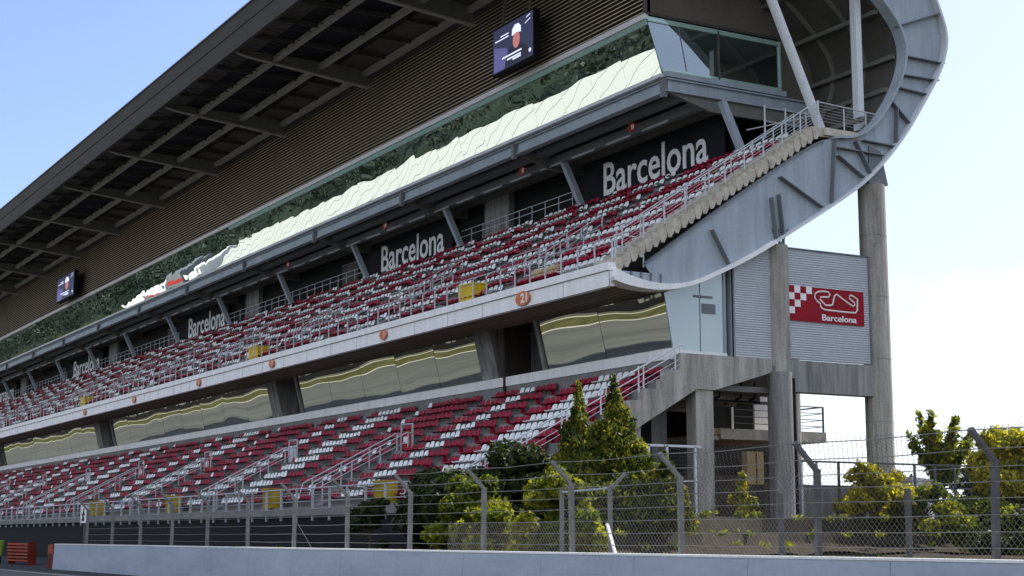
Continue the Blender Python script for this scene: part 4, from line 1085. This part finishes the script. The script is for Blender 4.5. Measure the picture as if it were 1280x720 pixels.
plant('bush', (-46.4, 50.6, 1.0), 'large golden yellow bush at the right edge', 'bush', dome(2.5, 2.4, 5.1, 95, .66), 34000, .14, 'leaf_yellow', (.12, 2.5))
plant('bush', (-45.6, 47.2, .95), 'dark olive undergrowth below the golden bush', 'bush', dome(2.2, 2.0, 2.2, 26, .5), 6000, .12, 'leaf_green', (.06, 1.0))
plant('bush', (-42.5, 46.5, .95), 'dark low scrub at the foot of the golden bush beside the fence', 'bush', dome(1.8, 2.2, 1.6, 22, .45), 5000, .12, 'leaf_dark', (.05, .8))
# trees beyond, behind the yard
for i, (x, y, h, l) in enumerate([(-92, 96, 7.0, 'hazy olive tree beyond the yard wall, nearest the end column'), (-84, 101, 6.2, 'hazy olive tree beyond the yard wall, middle one'), (-78, 108, 7.4, 'hazy olive tree beyond the yard wall, behind the slender tree'), (-66, 112, 6.6, 'hazy olive tree beyond the yard wall, behind the golden bush'), (-110, 118, 7.0, 'hazy olive tree seen under the stand between columns')]):
    plant('far_tree', (x, y, 0), l, 'tree', [(random.gauss(0, 2.0), random.gauss(0, 2.0), h * random.uniform(.45, .95), 1.3, 1.3, 1.0) for _ in range(24)], 3500, .34, 'leaf_far', (.2, h * .7), group='trees beyond the yard')
v, f, tone = leaves([(random.uniform(-420, -20), random.uniform(150, 260), random.uniform(0, 5), 7, 7, 5, 1) for _ in range(150)], 12000, 1.4, shell=.4)
tag(fmesh('wood', v, f, 'leaf_far', tone=tone), 'far line of dull green trees on the horizon behind the stand', 'wood', kind='stuff')

# grass tufts and weeds on the bank
v, f, tone = leaves([(p[0] + random.uniform(-.3, 2.5), p[1] + random.uniform(-.5, .5), random.choice([2.45, 1.75, 1.0, 1.3]), .3, .3, .16, 1) for p in PLd for _ in range(5)] + [(random.uniform(-70, -15), random.uniform(20.4, 26), 1.0, .4, .3, .2, 1) for _ in range(200)], 14000, .07, aspect=3.0, shell=.1)
tag(fmesh('weeds', v, f, 'leaf_green', tone=tone), 'weeds and dry tufts growing on the bank behind the barrier', 'weeds', kind='stuff')

# ------------------------------------------------------------------ the other side of the track (mirrored in the glazing)
pw = root('pit_wall', (-200, -13, 0), 'low dark pit wall with white boards across the track', 'wall')
MB().box(-900, 100, -13.2, -12.9, 0, 4.2).build('wall_body', 'black', pw)
m = MB(); x = -60
while x > -700: b0 = random.uniform(.75, .95); w0 = random.uniform(.5, 1.6); m.box(x, x - w0, -12.88, -12.86, b0, b0 + random.uniform(.2, .5)); x -= w0 + random.choice([.3, .4, .5, 3.5])
m.build('board', 'board_grey', pw)
pb = root('pit_building', (-250, -62, 0), 'long pit building with a sloping white membrane roof across the track', 'building')
m = MB(); m.box(-392, -96, -80, -52, 0, 7.4); m.build('wall', 'stained_concrete', pb)
m = MB(); m.prismx([(-48, 7.2), (-48, 7.5), (-66, 13.2), (-82, 9.5), (-82, 9.2), (-66, 12.9)], -394, -92); m.build('roof', 'membrane', pb)
m = MB(); x = -96
while x > -392:
    m.bar((x, -48, 7.53), (x, -66, 13.23), .05, .06)
    if int(x) % 3 == 0: m.add([(x - 3, -52, 8.82), (x - 4.2, -52, 8.82), (x - 3.7, -56.5, 10.4)], [(0, 1, 2)])
    x -= 7
m.build('roof_seam', 'steel_mid', pb)
for i, (x, w, h, c1, l) in enumerate([(-400, 12, 12.5, 'truck_white', 'white hospitality unit beside the pit building'), (-416, 14, 13.8, 'steel_mid', 'grey hospitality unit with red band'), (-434, 14, 12.8, 'truck_white', 'white hospitality unit with red band'), (-452, 20, 11.5, 'truck_white', 'pale hospitality unit, farthest along')]):
    u_ = root('hospitality_unit', (x, -60, 0), l, 'cabin', 'hospitality units across the track')
    MB().box(x, x - w, -66, -54, 0, h).build('body', c1, u_); MB().box(x, x - w, -53.97, -53.9, h - 2.6, h - 1.6).build('band', 'truck_red' if i in (1, 2) else 'steel_mid', u_)
    MB().box(x - 1, x - w + 1, -53.97, -53.9, h - 4.6, h - 3.4).build('window', 'black', u_)
v, f, tone = leaves([(random.uniform(-1500, -80), random.uniform(-190, -120), random.uniform(4, 22), 9, 9, 8, 1) for _ in range(420)], 70000, .95, shell=.3)
tag(fmesh('wood', v, f, 'leaf_far', tone=tone), 'wooded slope rising across the track behind the pit building', 'wood', kind='stuff')
hp = [(-1600, -600), (-1600, -150), (0, -150), (0, -600)]
struct(MB().add([(-1700, -130, -1), (100, -130, -1), (100, -190, 20), (-1700, -190, 20), (-1700, -700, 60), (100, -700, 60)], [(0, 1, 2, 3), (3, 2, 5, 4)]).build('hills', 'wood_floor'))

# ------------------------------------------------------------------ light, sky, camera
SUN_EL, SUN_AZ = 50, -3     # azimuth from +Y towards +X
w = bpy.data.worlds.new('World'); S.world = w; w.use_nodes = True
nt = w.node_tree; bg = nt.nodes['Background']
sky = nt.nodes.new('ShaderNodeTexSky'); sky.sky_type = 'NISHITA'; sky.sun_disc = False
sky.sun_elevation = R(SUN_EL); sky.sun_rotation = R(SUN_AZ); sky.air_density = 1.0; sky.dust_density = 1.6; sky.ozone_density = 1.2
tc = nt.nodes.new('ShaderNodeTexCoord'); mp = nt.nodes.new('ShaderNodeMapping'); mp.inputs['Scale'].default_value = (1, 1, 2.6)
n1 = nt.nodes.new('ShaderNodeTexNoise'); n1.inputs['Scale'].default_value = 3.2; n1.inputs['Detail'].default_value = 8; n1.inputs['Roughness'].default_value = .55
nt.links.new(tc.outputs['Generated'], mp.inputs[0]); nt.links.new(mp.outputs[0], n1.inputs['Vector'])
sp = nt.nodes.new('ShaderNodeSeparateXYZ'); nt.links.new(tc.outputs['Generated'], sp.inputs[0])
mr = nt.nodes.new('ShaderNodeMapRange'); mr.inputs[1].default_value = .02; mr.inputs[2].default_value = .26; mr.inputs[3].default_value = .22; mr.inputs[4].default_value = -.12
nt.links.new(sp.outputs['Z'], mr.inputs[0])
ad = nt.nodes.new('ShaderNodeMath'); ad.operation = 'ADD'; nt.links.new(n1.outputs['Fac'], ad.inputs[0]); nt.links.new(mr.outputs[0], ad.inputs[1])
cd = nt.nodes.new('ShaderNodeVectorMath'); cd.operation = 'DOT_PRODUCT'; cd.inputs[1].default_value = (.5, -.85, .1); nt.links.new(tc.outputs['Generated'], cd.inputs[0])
cm = nt.nodes.new('ShaderNodeMapRange'); cm.inputs[1].default_value = .05; cm.inputs[2].default_value = .45; cm.inputs[3].default_value = 0; cm.inputs[4].default_value = .26  # extra cloud behind the camera, out of view, added to fill the shaded stand
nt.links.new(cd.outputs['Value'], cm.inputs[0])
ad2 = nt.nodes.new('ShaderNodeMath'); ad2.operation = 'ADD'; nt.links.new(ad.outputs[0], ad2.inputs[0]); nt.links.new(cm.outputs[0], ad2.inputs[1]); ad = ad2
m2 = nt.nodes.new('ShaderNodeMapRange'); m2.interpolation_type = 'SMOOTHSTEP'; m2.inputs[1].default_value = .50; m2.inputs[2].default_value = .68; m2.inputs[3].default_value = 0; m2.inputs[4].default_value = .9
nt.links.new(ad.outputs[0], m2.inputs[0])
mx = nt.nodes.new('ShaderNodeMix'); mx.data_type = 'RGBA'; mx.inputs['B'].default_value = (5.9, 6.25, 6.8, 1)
dp = nt.nodes.new('ShaderNodeVectorMath'); dp.operation = 'DOT_PRODUCT'; dp.inputs[1].default_value = (.12, .99, 0); nt.links.new(tc.outputs['Generated'], dp.inputs[0])
hz = nt.nodes.new('ShaderNodeMapRange'); hz.interpolation_type = 'SMOOTHSTEP'; hz.inputs[1].default_value = .12; hz.inputs[2].default_value = .85; hz.inputs[3].default_value = 0; hz.inputs[4].default_value = .66
nt.links.new(dp.outputs['Value'], hz.inputs[0])
tint = nt.nodes.new('ShaderNodeMix'); tint.data_type = 'RGBA'; tint.blend_type = 'MULTIPLY'; tint.inputs['Factor'].default_value = 1; tint.inputs['B'].default_value = (.84, .87, .98, 1)
nt.links.new(sky.outputs[0], tint.inputs['A'])
hm = nt.nodes.new('ShaderNodeMix'); hm.data_type = 'RGBA'; hm.inputs['B'].default_value = (4.55, 4.85, 5.5, 1)
nt.links.new(hz.outputs[0], hm.inputs['Factor']); nt.links.new(tint.outputs['Result'], hm.inputs['A'])
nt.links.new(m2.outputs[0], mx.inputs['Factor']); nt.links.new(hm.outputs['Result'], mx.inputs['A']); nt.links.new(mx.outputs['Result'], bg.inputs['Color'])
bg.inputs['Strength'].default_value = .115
sl = bpy.data.lights.new('sun', 'SUN'); sl.energy = 4.2; sl.angle = R(.5); sl.color = (1, .95, .86)
so = bpy.data.objects.new('sun', sl); COL.objects.link(so)
to_sun = Vector((math.sin(R(SUN_AZ)) * math.cos(R(SUN_EL)), math.cos(R(SUN_AZ)) * math.cos(R(SUN_EL)), math.sin(R(SUN_EL))))
so.rotation_euler = to_sun.to_track_quat('Z', 'Y').to_euler(); so.location = (0, 0, 80)

Fp = 1960.0; P = math.atan(310 / Fp); A = math.atan(1130 / math.hypot(Fp, 310))
cam = bpy.data.cameras.new('camera'); co = bpy.data.objects.new('camera', cam); COL.objects.link(co)
cam.sensor_width = 36; cam.lens = Fp / 1280 * 36; cam.clip_end = 6000; cam.clip_start = .1
fwd = Vector((-math.cos(A) * math.cos(P), math.sin(A) * math.cos(P), math.sin(P)))
co.location = (0, 0, H); co.rotation_euler = fwd.to_track_quat('-Z', 'Y').to_euler()
S.camera = co
S.view_settings.view_transform = 'Standard'; S.view_settings.look = 'None'; S.view_settings.gamma = 1; S.view_settings.use_curve_mapping = False
S.view_settings.exposure = .92
S.cycles.max_bounces = 6; S.cycles.diffuse_bounces = 3; S.cycles.glossy_bounces = 3; S.cycles.transmission_bounces = 4; S.cycles.transparent_max_bounces = 12
